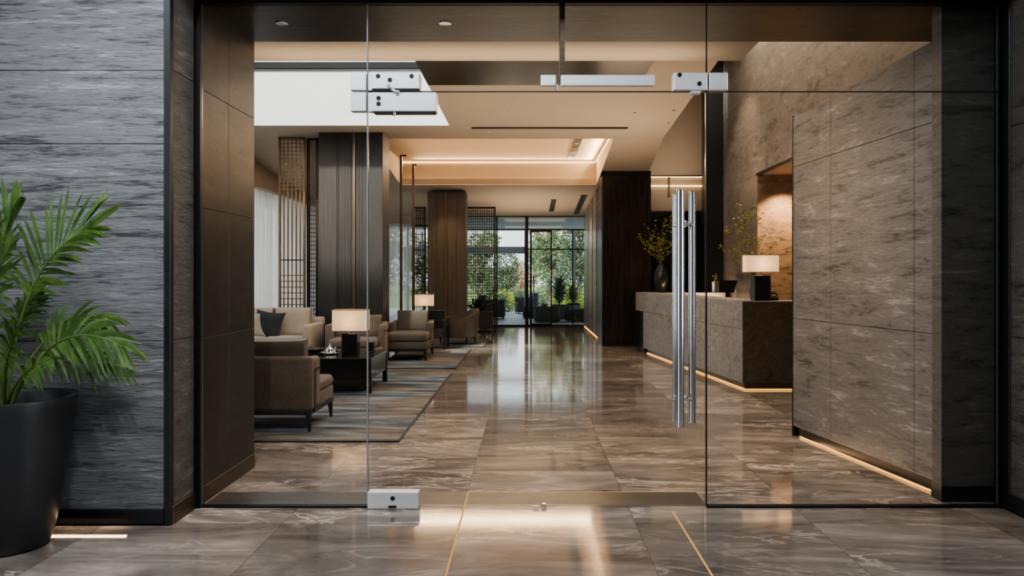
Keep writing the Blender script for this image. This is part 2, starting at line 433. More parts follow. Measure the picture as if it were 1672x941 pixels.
def tray(bm):
    z0a, z0b = zc(TY0), zc(TY1)
    quad(bm, [(TX0, TY0, TZ), (TX1, TY0, TZ), (TX1, TY1, TZ), (TX0, TY1, TZ)])
    quad(bm, [(TX0, TY1, z0b), (TX1, TY1, z0b), (TX1, TY1, TZ), (TX0, TY1, TZ)])
    quad(bm, [(TX0, TY0, z0a), (TX1, TY0, z0a), (TX1, TY0, TZ), (TX0, TY0, TZ)])
    for x in (TX0, TX1):
        pts = [(x, TY0, z0a), (x, 16, zc(16)), (x, TY1, z0b), (x, TY1, TZ), (x, TY0, TZ)]
        quad(bm, pts)
S('ceiling_tray', tray, 'ceiling_paint')
def tray_lip(bm):
    # lighter inner ledge that carries the hidden lights
    box(bm, TX0, TX1 - .02, TY1 - .16, TY1 - .12, 3.24, 3.37); box(bm, TX0, TX1 - .02, TY1 - .16, TY1, 3.225, 3.245)
    prism(bm, [(TX1 - .20, TY0 + .02), (TX1, TY0 + .02), (TX1, TY1), (TX1 - .20, TY1)], 3.2, 3.3, ztop=[3.63, 3.63, 3.30, 3.30])
trayled = lambda bm: (box(bm, TX0 + .02, TX1 - .03, TY1 - .03, TY1 - .012, TZ - .05, TZ - .02),
                      box(bm, TX0 + .02, TX1 - .03, TY1 - .11, TY1 - .05, 3.248, 3.262),
                      box(bm, TX1 - .03, TX1 - .012, TY0 + .05, TY1 - .03, TZ - .045, TZ - .025))
S('trim_4', trayled, 'led_cove')
S('trim_5', lambda bm: box(bm, TX0, TX1 - .02, TY1 - .16, TY1 - .12, zc(TY1) , zc(TY1) + .11), 'ceiling_paint')
S('ceiling_panel', lambda bm: box(bm, SX, 1.32, 8.30, 9.38, 3.592, 3.606), 'bronze_ceiling')
S('ceiling_reception', lambda bm: (box(bm, 1.3, 5.2, 5.6, 16.6, 5.55, 5.65),), 'ceiling_paint')
# skylight well
def well(bm):
    z0, z1 = 3.6, 4.47
    for a, b in (((-5.2, SY1), (SX, SY1)), ((SX, SY0), (SX, SY1)), ((-5.2, SY0), (-5.2, SY1)), ((-5.2, SY0), (SX, SY0))):
        quad(bm, [(*a, z0), (*b, z0), (*b, z1), (*a, z1)])
S('wall_skylight', well, 'ceiling_white')
w3 = put(bpy.data.objects.new('window_3', None), kind='structure'); COL.objects.link(w3)
def wf(bm):
    for x in (-5.2, SX): box(bm, x - .04, x + .04, SY0, SY1, 4.45, 4.54)
    for y in (SY0, SY1): box(bm, -5.2, SX, y - .05, y + .05, 4.45, 4.54)
one('window_frame', wf, 'frame_black', w3)
one('pane', lambda bm: quad(bm, [(-5.2, SY0, 4.5), (SX, SY0, 4.5), (SX, SY1, 4.5), (-5.2, SY1, 4.5)]), 'window_glass', w3)
def roof(bm):
    for x0, x1, y0, y1 in ((-6.7, 5.4, -3.4, SY0 - .05), (-6.7, 5.4, SY1 + .05, 21.3), (-6.7, -5.25, SY0 - .05, SY1 + .05), (SX + .05, 5.4, SY0 - .05, SY1 + .05)):
        z = 4.62 if y1 < 0 else 5.7
        box(bm, x0, x1, y0, y1, 5.7, 5.8)
    for x0, x1, y0, y1 in ((-5.3, SX + .1, SY0 - .1, SY0 - .05), (-5.3, SX + .1, SY1 + .05, SY1 + .1), (-5.35, -5.3, SY0, SY1), (SX + .05, SX + .1, SY0, SY1)):
        box(bm, x0, x1, y0, y1, 4.5, 5.8)
    box(bm, 5.3, 5.4, 4.3, 21.3, 0, 5.8); box(bm, -6.7, -6.6, 4.3, 21.3, 3.6, 5.8)
S('ceiling_roof', roof, 'ceiling_white')

# ---- left window wall with sheers
w2 = put(bpy.data.objects.new('window_2', None), kind='structure'); COL.objects.link(w2)
XW = -5.3
def wfr(bm):
    for y in (5.65, 7.6, 9.6, 11.6, 13.6, 15.6, 17.6, 19.6, 21.1): box(bm, XW - .05, XW + .05, y - .04, y + .04, 0, 3.0)
    for z in (.05, 2.95): box(bm, XW - .05, XW + .05, 5.6, 21.1, z - .05, z + .05)
one('window_frame', wfr, 'dark_bronze', w2)
one('pane', lambda bm: quad(bm, [(XW, 5.6, 0), (XW, 21.1, 0), (XW, 21.1, 3.0), (XW, 5.6, 3.0)]), 'window_glass', w2)
S('wall_left', lambda bm: box(bm, XW - .1, XW + .35, 5.6, 21.2, 2.98, 3.62), 'ceiling_paint')
def drape(bm, fx, a, b, z0, z1, amp, wl, axis):
    n = int((b - a) / wl * 10); prev = None
    for i in range(n + 1):
        s = a + (b - a) * i / n
        d = amp * math.sin(2 * math.pi * s / wl) + .4 * amp * math.sin(2 * math.pi * s / (wl * 2.7) + 1)
        p = (fx + d, s) if axis == 'y' else (s, fx + d)
        cur = (bm.verts.new((*p, z0)), bm.verts.new((*p, z1)))
        if prev: bm.faces.new((prev[0], cur[0], cur[1], prev[1]))
        prev = cur
o = one('sheer_curtain', lambda bm: drape(bm, -5.08, 5.7, 21.0, .01, 2.975, .035, .17, 'y'), 'sheer_curtain', None, True)
put(o, 'long white sheer curtain hanging behind the sofa along the left window wall', 'curtain')

# ---- end wall and garden window
YE = 21.1
def endwall(bm):
    x0 = gx(744, YE)
    box(bm, -6.5, -3.85, YE, YE + .15, 0, 3.7); box(bm, -2.5, x0, YE, YE + .15, 0, 3.7)
    box(bm, -3.85, -2.5, YE, YE + .15, 2.7, 3.7)
    box(bm, x0, 5.2, YE, YE + .15, 2.90, 3.7); box(bm, gx(962, YE), 5.2, YE, YE + .15, 0, 3.0)
S('wall_back', endwall, 'ceiling_paint')
w4 = put(bpy.data.objects.new('window_4', None), kind='structure'); COL.objects.link(w4)
one('window_frame', lambda bm: (box(bm, -3.85, -3.8, YE, YE + .08, 0, 2.7), box(bm, -2.55, -2.5, YE, YE + .08, 0, 2.7), box(bm, -3.2, -3.15, YE, YE + .08, 0, 2.7), box(bm, -3.85, -2.5, YE, YE + .08, 2.64, 2.7)), 'dark_bronze', w4)
one('pane', lambda bm: quad(bm, [(-3.85, YE + .04, 0), (-2.5, YE + .04, 0), (-2.5, YE + .04, 2.7), (-3.85, YE + .04, 2.7)]), 'window_glass', w4)
o = one('sheer_curtain', lambda bm: drape(bm, YE - .12, -3.9, -3.05, .01, 2.72, .03, .15, 'x'), 'sheer_curtain', None, True)
put(o, 'short sheer curtain on the far window between the two columns', 'curtain')
w1 = put(bpy.data.objects.new('window_1', None), kind='structure'); COL.objects.link(w1)
xg0, xm, xg1 = gx(744, YE), gx(860, YE), gx(957, YE)
def gframe(bm):
    box(bm, xg0, xg1 + .09, YE - .02, YE + .1, 2.90, 2.96)
    box(bm, xg1, xg1 + .10, YE - .03, YE + .1, 0, 2.93)
    box(bm, xg0, xg0 + .08, YE - .03, YE + .1, 0, 2.93)
    box(bm, xm - .04, xm + .045, YE - .03, YE + .1, 0, 2.93)
    box(bm, xg0, xg1, YE, YE + .08, 2.545, 2.585)
    box(bm, xm, xg1, YE + .02, YE + .06, 2.03, 2.06)
    box(bm, xg0, xg1, YE - .01, YE + .09, 0, .045)
    box(bm, gx(935, YE) - .015, gx(935, YE) + .015, YE + .02, YE + .06, 0, 2.56)
    x = gx(812, YE); box(bm, x - .03, x + .01, YE - .02, YE + .09, 0, 2.93)
one('window_frame', gframe, 'frame_black', w1)
one('pane', lambda bm: (quad(bm, [(xm, YE + .04, 0), (xg1, YE + .04, 0), (xg1, YE + .04, 2.9), (xm, YE + .04, 2.9)]),
                        quad(bm, [(xg0, YE + .04, 2.56), (xm, YE + .04, 2.56), (xm, YE + .04, 2.9), (xg0, YE + .04, 2.9)])), 'window_glass', w1)
d2 = put(bpy.data.objects.new('door_2', None), kind='structure'); COL.objects.link(d2)
xd = xm + .085
one('door_frame', lambda bm: (box(bm, xd, xd + .05, YE - .08, YE - .04, .03, 2.55), box(bm, xd + .55, xd + .58, YE - .08, YE - .04, .03, 2.55), box(bm, xd, xd + .58, YE - .08, YE - .04, 2.5, 2.55), box(bm, xd, xd + .58, YE - .08, YE - .04, .03, .08)), 'frame_black', d2)
one('pane', lambda bm: quad(bm, [(xd, YE - .06, .05), (xd + .58, YE - .06, .05), (xd + .58, YE - .06, 2.52), (xd, YE - .06, 2.52)]), 'clear_glass', d2)
one('door_handle', lambda bm: cyl(bm, (xd + .1, YE - .12, .9), (xd + .1, YE - .12, 1.35), .014), 'dark_bronze', d2)

# ---- right side far wall, pillar, reception walls
def rwall_far(bm):
    box(bm, 1.5, 2.4, 16.25, YE, .07, 3.4)
    for y in (16.9, 18.0, 19.1): box(bm, 1.46, 1.52, y, y + .9, .07, 3.3, .004, 1)
S('wall_right', rwall_far, 'warm_stone')
S('baseboard_right_far', lambda bm: box(bm, 1.52, 2.3, 16.25, YE, 0, .07), 'dark_bronze')
S('trim_6', lambda bm: box(bm, 1.505, 1.519, 16.3, YE - .05, .006, .022), 'led_warm')
p = thing('column', 'dark bronze clad column at the far end of the reception counter', 'column', (1.87, 15.7, 0), kind='thing')
x0, x1 = gx(983, 15.2) - 1.87, gx(1063, 15.2) - 1.87
def pil(bm):
    w = (x1 - x0 - .10) / 3
    for k in range(3): box(bm, x0 + .05 + k * w + .003, x0 + .05 + (k + 1) * w - .003, -.49, .5, .06, 3.26, .003, 1)
    box(bm, x0 + .01, x1 - .01, -.47, .52, .06, 3.32)
one('cladding', pil, 'bronze_panel', p)
def pilf(bm):
    box(bm, x0, x0 + .05, -.5, .5, .0, 3.345, .004, 1); box(bm, x1 - .05, x1, -.5, .5, 0, 3.345, .004, 1); box(bm, x0, x1, -.5, .5, 3.26, 3.345, .004, 1)
one('corner_frame', pilf, 'frame_black', p)
one('plinth', lambda bm: box(bm, x0 + .02, x1 - .02, -.49, .5, 0, .07), 'lacquer_black', p)

def recwall(bm):
    box(bm, 2.2, 3.8, 16.2, 16.3, 2.62, 5.6)
S('wall_reception_back', recwall, 'ceiling_paint')
S('wall_reception_panel', lambda bm: [box(bm, 2.2 + k * .4, 2.596 + k * .4, 16.18, 16.28, 0, 2.618, .003, 1) for k in range(4)], 'mirror_smoke')
S('cove_reflection', lambda bm: (box(bm, 2.33, 3.6, 16.165, 16.185, gz(289, 16.2) - .012, gz(289, 16.2) + .012), box(bm, 2.33, 3.6, 16.165, 16.185, gz(304, 16.2) - .012, gz(304, 16.2) + .012)), 'led_cove')  # glowing lines stand in for cove lights mirrored in the partition
S('trim_8', lambda bm: (box(bm, gx(1092, 16.1), gx(1092, 16.1) + .03, 16.14, 16.2, 2.95, 3.35), box(bm, 2.33, 3.6, 16.15, 16.2, 2.62, 2.66), box(bm, 2.33, 3.6, 16.15, 16.2, 3.36, 3.385)), 'dark_bronze')
p = thing('column', 'slim black full-height column beside the reception stone wall', 'column', (gx(1166, 14.6), 14.7, 0), kind='thing')
one('shaft', lambda bm: box(bm, -.15, .15, -.2, .2, 0, 5.55, .004, 1), 'frame_black', p)
one('edge_strip', lambda bm: box(bm, .15, .165, -.205, -.1, 0, 5.55), 'polished_steel', p)
def rec_side(bm):
    zl = 2.94
    box(bm, 3.6, 4.6, 12.5, 13.5, 0, zl); box(bm, 3.6, 4.6, 13.504, 14.55, 0, zl)
    box(bm, 3.62, 4.6, 5.6, 14.5, zl, 5.6)
    for y0, y1 in ((5.6, 8.2), (8.2, 10.4), (10.4, 12.5), (12.5, 14.55)):
        for a, b in ((zl + .003, 4.2), (4.2, 5.6)): box(bm, 3.6, 3.64, y0 + .002, y1 - .002, a, b - .003)
S('wall_reception_side', rec_side, 'warm_stone')
S('wall_niche', lambda bm: (box(bm, 4.4, 4.6, 5.6, 12.5, 0, 2.94), box(bm, 3.601, 4.4, 12.46, 12.498, 0, 2.94)), 'niche_stone')
S('trim_9', lambda bm: box(bm, 3.59, 3.63, 5.6, 12.5, 2.915, 2.955), 'frame_black')
S('ceiling_niche', lambda bm: box(bm, 3.63, 4.4, 5.6, 12.46, 2.93, 2.945), 'ceiling_paint')
S('wall_reception_far', lambda bm: box(bm, 3.55, 3.75, 14.9, 16.3, 0, 5.6), 'mirror_smoke')

# ---- free stone wall on the right
A, Bv = Vector((2.52, 4.80)), Vector((2.237, 6.70))
dv = (Bv - A).normalized(); nv = Vector((dv.y, -dv.x))     # towards +X
def wl(s, off): q = A + dv * s + nv * off; return (q.x, q.y)
LW = (Bv - A).length
def ztop(s): return 2.805 + (2.68 - 2.805) * s / LW
def freewall(bm):
    def panel(s0, s1, a0, a1, b0, b1, off0, off1):
        poly = [wl(s0, off0), wl(s1, off0), wl(s1, off1), wl(s0, off1)]
        lo = [a0, a1, a1, a0]; hi = [b0, b1, b1, b0]
        vl = [bm.verts.new((x, y, z)) for (x, y), z in zip(poly, lo)]; vh = [bm.verts.new((x, y, z)) for (x, y), z in zip(poly, hi)]
        fs = [bm.faces.new(vl[::-1]), bm.faces.new(vh)] + [bm.faces.new((vl[i], vl[(i + 1) % 4], vh[(i + 1) % 4], vh[i])) for i in range(4)]
        bmesh.ops.recalc_face_normals(bm, faces=fs)
    panel(0, LW - .002, .085, .085, ztop(0) - .01, ztop(LW) - .01, .012, .16)
    g = .0025
    ss = [0, .30, 1.32, LW]
    for k in range(3):
        s0, s1 = ss[k] + g, ss[k + 1] - (g if k < 2 else 0)
        if k == 2: s0 = ss[2] + g
        panel(s0, s1, .085, .085, .99 - g, .99 - g, 0, .02)
        panel(s0, s1, .99 + g, .99 + g, 2.30 - .02 * s0 - g, 2.30 - .02 * s1 - g, 0, .02)
        panel(s0, s1, 2.30 - .02 * s0 + g, 2.30 - .02 * s1 + g, ztop(s0), ztop(s1), 0, .02)
S('wall_foyer_right', freewall, 'foyer_stone')
S('trim_10', lambda bm: prism(bm, [wl(LW, -.004), wl(LW + .012, -.004), wl(LW + .012, .165), wl(LW, .165)], .0, 2.69), 'trim_dark')
S('baseboard_foyer_right', lambda bm: prism(bm, [wl(0, .012), wl(LW - .08, .012), wl(LW - .08, .15), wl(0, .15)], .018, .085), 'baseboard_bronze')
S('trim_11', lambda bm: prism(bm, [wl(0, .016), wl(LW - .08, .016), wl(LW - .08, .04), wl(0, .04)], .003, .016), 'led_warm')
stone('threshold_stone', (.018, .016, .014), (.045, .039, .035), (.09, .079, .07), (1, 5, 1), n=2.0, rough=.3, bump=0)
S('trim_2', lambda bm: box(bm, XL + .03, 1.05, YG + .02, 4.958, -.002, .0012), 'threshold_stone')
# light lines let into the floor
def inlay(bm):
    box(bm, -.371, -.362, 3.0, 4.97, 0, .0015); box(bm, -.371, 1.05, 4.962, 4.969, 0, .0015); box(bm, .826, .836, 3.55, 4.55, 0, .0015)
S('trim_12', inlay, 'led_floor')

# ------------------------------------------------------------------ entrance glass
def pane(bm, x0, x1, z0, z1, y=YG, t=.012):
    quad(bm, [(x0, y - t / 2, z0), (x1, y - t / 2, z0), (x1, y - t / 2, z1), (x0, y - t / 2, z1)], 0)
    a, b = y - t / 2, y + t / 2
    for q in (((x0, a, z0), (x0, b, z0), (x0, b, z1), (x0, a, z1)), ((x1, a, z0), (x1, b, z0), (x1, b, z1), (x1, a, z1)),
              ((x0, a, z0), (x1, a, z0), (x1, b, z0), (x0, b, z0)), ((x0, a, z1), (x1, a, z1), (x1, b, z1), (x0, b, z1))): quad(bm, q, 1)
GM = ['clear_glass', 'glass_edge']
xa, xb = gx(600.5, YG), gx(1153, YG)
zt = gz(150, YG)
def efr(bm):
    box(bm, XL + .012, XL + .035, YG - .03, YG + .03, 0, 2.995); box(bm, XR - .025, XR, YG - .03, YG + .03, 0, 2.995)
    box(bm, XL, XR, YG - .03, YG + .03, gz(8, YG), 2.995)
    box(bm, XL + .03, xa, YG - .02, YG + .02, 0, .012); box(bm, xb, XR, YG - .02, YG + .02, 0, .012)
S('door_frame_entrance', efr, 'frame_black')
zh = gz(8, YG)
for nm, r4 in (('window_5', (XL + .036, xa - .004, .012, zh)), ('window_6', (xb + .004, XR - .026, .012, zt - .002)), ('window_7', (xb + .004, XR - .026, zt + .002, zh))):
    w = put(bpy.data.objects.new(nm, None), kind='structure'); COL.objects.link(w)
    one('pane', lambda bm: pane(bm, *r4), GM, w)
    if nm == 'window_5':
        for z0, z1 in ((gz(149, YG), gz(122, YG)), (gz(183, YG), gz(152, YG))):
            one('glass_clamp', lambda bm: box(bm, gx(574, YG), xa - .004, YG - .028, YG + .028, z0, z1, .003, 2), 'brushed_steel', w)
# transom above the door
w8 = put(bpy.data.objects.new('window_8', None), kind='structure'); COL.objects.link(w8)
one('pane', lambda bm: pane(bm, xa + .003, xb - .003, zt + .003, zh), GM, w8)
def patch(name, px0, px1, py0, py1, parent, y0=-.05, y1=.03, mat='brushed_steel', screws=(), mi=None):
    o = one(name, lambda bm: box(bm, gx(px0, YG), gx(px1, YG), YG + y0, YG + y1, gz(py1, YG), gz(py0, YG), .004, 2), mat, parent)
    for sx_, sy_ in screws:
        q = P(sx_, sy_, YG)
        one('screw', lambda bm: (cyl(bm, (q.x, YG + y0 - .004, q.z), (q.x, YG + y0 + .001, q.z), .013, seg=14), cyl(bm, (q.x, YG + y0 - .0055, q.z), (q.x, YG + y0 - .003, q.z), .006, seg=6)), 'trim_dark', o)
    return o
patch('patch_fitting', 609, 687, 122, 148, w8, screws=((620, 128), (639, 134), (674, 128)))
patch('backing_plate', 602, 612, 122, 149, w8, -.02, .02)
one('underside_shade', lambda bm: box(bm, gx(610, YG), gx(686, YG), YG - .048, YG + .028, gz(150, YG), gz(147.5, YG)), 'trim_dark', [c for c in w8.children if c.name.startswith('patch')][0])  # dark strip standing in for the shade under the fitting
patch('lock_keeper', 1098, 1152, 122, 150, w8, screws=((1107, 126), (1139, 140)))
one('strike_tongue', lambda bm: box(bm, gx(1126, YG), gx(1142, YG), YG - .04, YG + .01, gz(155, YG), gz(148, YG), .003, 1), 'brushed_steel', w8)
patch('reflected_bar', 883, 908, 121, 139, w8, .015, .05); patch('reflected_bar', 916, 1070, 121, 139, w8, .015, .05, screws=())  # steel bars modelled from a fitting's reflection in the glass
one('fin_edge_blade', lambda bm: prism(bm, [(gx(914, 4.69), 4.66), (gx(922, 4.69), 4.66), (gx(922, 4.69), 4.80), (gx(914, 4.69), 4.80)], gz(127, 4.7), 2.995), 'baseboard_bronze', w8)  # bronze blade standing in for a glass fin's reflected edge
one('reflected_bar_pin', lambda bm: cyl(bm, P(908, 138, 4.66), P(908, 148, 4.66), .010), 'polished_steel', w8)
one('keeper_plate', lambda bm: box(bm, gx(1155, YG), gx(1185, YG), YG - .05, YG + .03, gz(150, YG), gz(122, YG), .004, 2), 'brushed_steel', bpy.data.objects['window_7'])
for px, m in ((600.3, 'seal_grey'), (1153.3, 'frame_black')):
    one('edge_seal', lambda bm: box(bm, gx(px, YG) - .0032, gx(px, YG) + .0032, YG - .008, YG + .008, zt + .003, zh), m, w8)
one('edge_seal', lambda bm: box(bm, xa, XR - .026, YG - .007, YG + .007, zt - .0026, zt + .0026), 'trim_dark', w8)
# the door leaf
d1 = put(bpy.data.objects.new('door_1', None), kind='structure'); COL.objects.link(d1)
one('pane', lambda bm: pane(bm, xa + .004, xb - .006, .010, zt - .003), GM, d1)
for px, m in ((600.3, 'seal_grey'), (1153.3, 'frame_black')):
    one('edge_seal', lambda bm: box(bm, gx(px, YG) - .0032, gx(px, YG) + .0032, YG - .008, YG + .008, .012, zt - .003), m, d1)
pf = patch('patch_fitting', 610, 714, 154, 185, d1, -.055, .03, screws=((621, 164), (621, 173)))
one('underside_shade', lambda bm: box(bm, gx(612, YG), gx(712, YG), YG - .05, YG + .028, gz(186.5, YG), gz(184, YG)), 'trim_dark', pf)  # underside shade of the door fitting, built as a dark strip
patch('backing_plate', 602, 610, 155, 184, d1, -.02, .02)
one('pivot_arm', lambda bm: (tube(bm, [P(634, 139, 4.585), P(641, 147, 4.575), P(652, 152, 4.58)], .008), cyl(bm, P(650, 148, 4.59), P(650, 156, 4.59), .012)), 'polished_steel', d1)
one('stop_peg', lambda bm: cyl(bm, P(644, 183, 4.6), P(644, 189, 4.6), .011), 'polished_steel', d1)
pf = patch('floor_pivot', 602, 685, 801, 828, d1, -.04, .03, screws=((643, 811),))
one('pivot_bolt', lambda bm: box(bm, gx(636, YG), gx(649, YG), YG - .044, YG - .036, .006, .02, .002, 1), 'trim_dark', pf)
one('floor_latch', lambda bm: (cyl(bm, P(871, 827, 4.61), P(880, 827, 4.61), .006), box(bm, gx(884, YG), gx(892, YG), YG - .02, YG + .01, .006, .022, .002, 1)), 'polished_steel', d1)
def bar(name, px, y0p, y1p, Y, rad, parent):
    x = gx(px, Y); z0, z1 = gz(y1p, Y), gz(y0p, Y)
    def f(bm):
        prof = [(rad - .003, z0), (rad, z0 + .003), (rad, z1 - .003), (rad - .003, z1)]
        lathe(bm, prof, 28, (x, Y, 0))
    return one(name, f, 'polished_steel', parent, True)
h1 = bar('pull_handle', 1110.5, 310, 698, 4.57, .0245, d1)
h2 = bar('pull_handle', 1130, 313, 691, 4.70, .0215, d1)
h3 = bar('handle_reflection', 1100.5, 317, 688, 4.66, .010, d1)  # slim bar modelled from the handle's reflection in the glass
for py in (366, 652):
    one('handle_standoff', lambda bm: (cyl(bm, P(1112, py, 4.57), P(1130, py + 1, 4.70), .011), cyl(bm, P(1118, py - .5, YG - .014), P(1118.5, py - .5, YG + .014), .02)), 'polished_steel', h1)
    one('reflection_clip', lambda bm: (cyl(bm, P(1100, py + 3, 4.66), P(1106, py + 3, 4.58), .008)), 'polished_steel', h3)  # joins the reflection bar to the handle

# ------------------------------------------------------------------ ceiling fittings
def downlight(px, py, z, label, group=None, k=1.0):
    Y = (z - EYE) * F / (450 - py); x = gx(px, Y)
    t = thing('recessed_downlight', label, 'light', (x, Y, z), group=group)
    one('trim_ring', lambda bm: lathe(bm, [(.030 * k, -.004), (.040 * k, -.005), (.042 * k, 0), (.030 * k, 0)], 20), 'silver', t, True)
    one('lens', lambda bm: lathe(bm, [(.001, -.0035), (.028 * k, -.0035), (.029 * k, -.001)], 20), 'downlight_glow', t)
downlight(727, 38, 2.995, 'round glowing downlight in the dark entrance soffit, left of centre above the door')
downlight(460, 38, 2.995, 'small downlight in the dark entrance soffit above the left fixed pane')
for px, py in ((828, 183), (1036, 184), (1092, 200), (800, 215), (1100, 180)):
    downlight(px, py, 3.6, 'tiny recessed downlight in the smooth beige lobby ceiling', 'tiny downlights in the lobby ceiling', .6)
def slot(name, label, x0, x1, y0, y1, z0, z1, cat='vent'):
    t = thing(name, label, cat, ((x0 + x1) / 2, (y0 + y1) / 2, (z0 + z1) / 2))
    ang = math.atan2(z1 - z0, y1 - y0); w, d = x1 - x0, y1 - y0
    rm = Matrix.Rotation(ang, 4, 'X')
    def fr(bm): box(bm, -w / 2, w / 2, -d / 2, d / 2, -.012, .012, rot=rm)
    o = one('slot', fr, 'slot_black', t)
    return t, rm, w, d
slot('linear_air_slot', 'long thin black air slot across the beige ceiling before the tray', gx(770, 12.1), gx(1025, 12.1), 12.06, 12.17, 3.6, 3.6)
t, rm, w, d = slot('ceiling_light_track', 'dark recessed spotlight track inside the glowing ceiling tray', .81, .95, 13.35, 16.2, TZ, TZ, 'light')
for k in range(5):
    yy = -1.1 + k * .52
    one('spot_head', lambda bm: cyl(bm, (0, yy, -.02), (0, yy, .0), .035, seg=14), 'silver' if k % 2 else 'dark_bronze', t)
slot('linear_air_slot', 'short black ceiling slot left of its longer twin near the garden window', .55, .67, 18.3, 20.2, zc(18.3), zc(20.2))
slot('linear_air_slot', 'longer black ceiling slot next to the right wall near the garden window', 1.2, 1.33, 17.7, 20.7, zc(17.7), zc(20.7))

# ------------------------------------------------------------------ columns and screens in the lounge
def veneer_column(label, xw, Y, depth, ztop_, cuts, strip, mat, rib):
    x0, x1 = gx(xw[0], Y), gx(xw[1], Y); c = (x0 + x1) / 2
    t = thing('column', label, 'column', (c, Y, 0), kind='thing')
    def f(bm):
        xs = [x0] + [gx(q, Y) for q in cuts] + [x1]
        box(bm, x0 - c + .006, x1 - c - .006, .012, depth - .006, 0, ztop_ - .004)
        for a, b in zip(xs, xs[1:]): box(bm, a - c + .003, b - c - .003, 0, .03, 0, ztop_, .003, 1)
        n = 4
        for k in range(n):
            a, b = depth * k / n, depth * (k + 1) / n
            for sx_ in (x0 - c, x1 - c - .02): box(bm, sx_, sx_ + .02, a + .003, b - .003, 0, ztop_, .003, 1)
        for q in rib:
            a = gx(q, Y) - c; box(bm, a - .012, a + .012, -.007, .02, 0, ztop_ - .02)
    one('cladding', f, mat, t)
    for q in strip:
        a = gx(q, Y) - c; one('metal_strip', lambda bm: box(bm, a - .018, a + .018, -.010, .02, 0, ztop_ - .003, .002, 1), 'bronze', t)
    return t
veneer_column('tall dark grooved column behind the armchair with the table lamp', (520, 625), 12.5, .595, 3.6, (550, 553, 573, 581, 601), (578,), 'column_veneer', (557, 562, 567, 585, 590))
veneer_column('warm brown veneer column behind the second lamp, beside the lattice', (698, 760), 17.0, .6, zc(17.6) - .005, (712, 724, 731, 745), (728,), 'column_warm_veneer', (717, 738, 748))

def lattice(name, label, x0, x1, Y, z1, vs, hs, r, posts, mat='bronze', zmid=None, post_mat='dark_bronze', group=None):
    c = (x0 + x1) / 2
    t = thing(name, label, 'screen', (c, Y, 0), group=group)
    one('post', lambda bm: box(bm, x0 - c - .02, x0 - c + .02, -.02, .02, 0, z1, .003, 1), post_mat, t)
    one('post', lambda bm: box(bm, x1 - c - .02, x1 - c + .02, -.02, .02, 0, z1, .003, 1), post_mat, t)
    one('top_rail', lambda bm: box(bm, x0 - c - .02, x1 - c + .02, -.02, .02, z1 - .04, z1, .003, 1), post_mat, t)
    one('bottom_rail', lambda bm: box(bm, x0 - c - .02, x1 - c + .02, -.02, .02, .0, .05, .003, 1), post_mat, t)
    def g(bm):
        for k in range(1, vs): 
            x = x0 + (x1 - x0) * k / vs - c; box(bm, x - r, x + r, -r, r, .04, z1 - .03)
        for (za, zb, n) in hs:
            for k in range(n + 1):
                z = za + (zb - za) * k / n; box(bm, x0 - c, x1 - c, -r * .8 - .004, r * .8 - .004, z - r * .8, z + r * .8)
    one('grille', g, mat, t)
    return t
lattice('lattice_screen', 'tall bronze lattice screen right behind the cream sofa', gx(457, 12.9), gx(497, 12.9), 12.9, 3.59, 6, ((2.75, 3.55, 13), (.5, 1.35, 9), (1.6, 1.6, 1)), .011, 2, 'bronze', None, 'bronze')
lattice('lattice_screen', 'dark narrow lattice screen between the bronze lattice and the grooved column', gx(503, 13.0), gx(519, 13.0), 13.0, 3.59, 5, ((.3, 2.4, 30),), .008, 2, 'dark_bronze')
lattice('lattice_screen', 'openwork lattice divider beside the garden window opening', gx(762, 19), gx(808, 19), 19.0, 2.99, 16, ((2.5, 2.95, 7), (.1, 2.4, 34)), .0075, 2, 'dark_bronze')
lattice('lattice_screen', 'bronze bar screen seen between the grooved and the brown column', gx(674, 16.6), gx(694, 16.6), 16.6, 2.78, 6, ((.4, 2.7, 14),), .010, 2, 'dark_bronze')
def post(px, Y, pz, label, arm):
    t = thing('bronze_pole', label, 'pole', (gx(px, Y), Y, 0))
    one('shaft', lambda bm: box(bm, -.022, .022, -.022, .022, 0, pz, .003, 1), 'bronze', t)
    one('foot_plate', lambda bm: box(bm, -.07, .07, -.07, .07, 0, .012, .003, 1), 'dark_bronze', t)
    one('top_arm', lambda bm: box(bm, -.022, arm, -.018, .018, pz - .03, pz, .003, 1), 'dark_bronze', t)
post(655, 14.0, gz(253, 14.0), 'slim bronze floor-to-ceiling pole right of the grooved column', .10)
post(675, 14.2, gz(268, 14.2), 'slim bronze pole directly left of the second lamp, second from the column', .06)

# ------------------------------------------------------------------ rugs
def rug(label, x0, x1, y0, y1):
    o = one('area_rug', lambda bm: box(bm, -(x1 - x0) / 2, (x1 - x0) / 2, -(y1 - y0) / 2, (y1 - y0) / 2, 0, .014, .004, 1), 'rug_weave')
    o.location = ((x0 + x1) / 2, (y0 + y1) / 2, .0005); put(o, label, 'rug')
    b = one('rug_border', lambda bm: [box(bm, *q, 0, .0148) for q in ((-(x1 - x0) / 2 - .006, (x1 - x0) / 2 + .006, -(y1 - y0) / 2 - .006, -(y1 - y0) / 2 + .012), ((x1 - x0) / 2 - .012, (x1 - x0) / 2 + .006, -(y1 - y0) / 2, (y1 - y0) / 2))], 'charcoal_fabric', o)
rug('large grey and beige patterned rug under the black coffee table', -4.7, -1.04, 6.43, 10.95)
rug('pale grey rug under the armchair facing the entrance, beyond the table', -2.245, -1.03, 11.5, 14.45)
rug('small far rug under the round-backed armchair', -3.2, -.82, 14.9, 16.9)

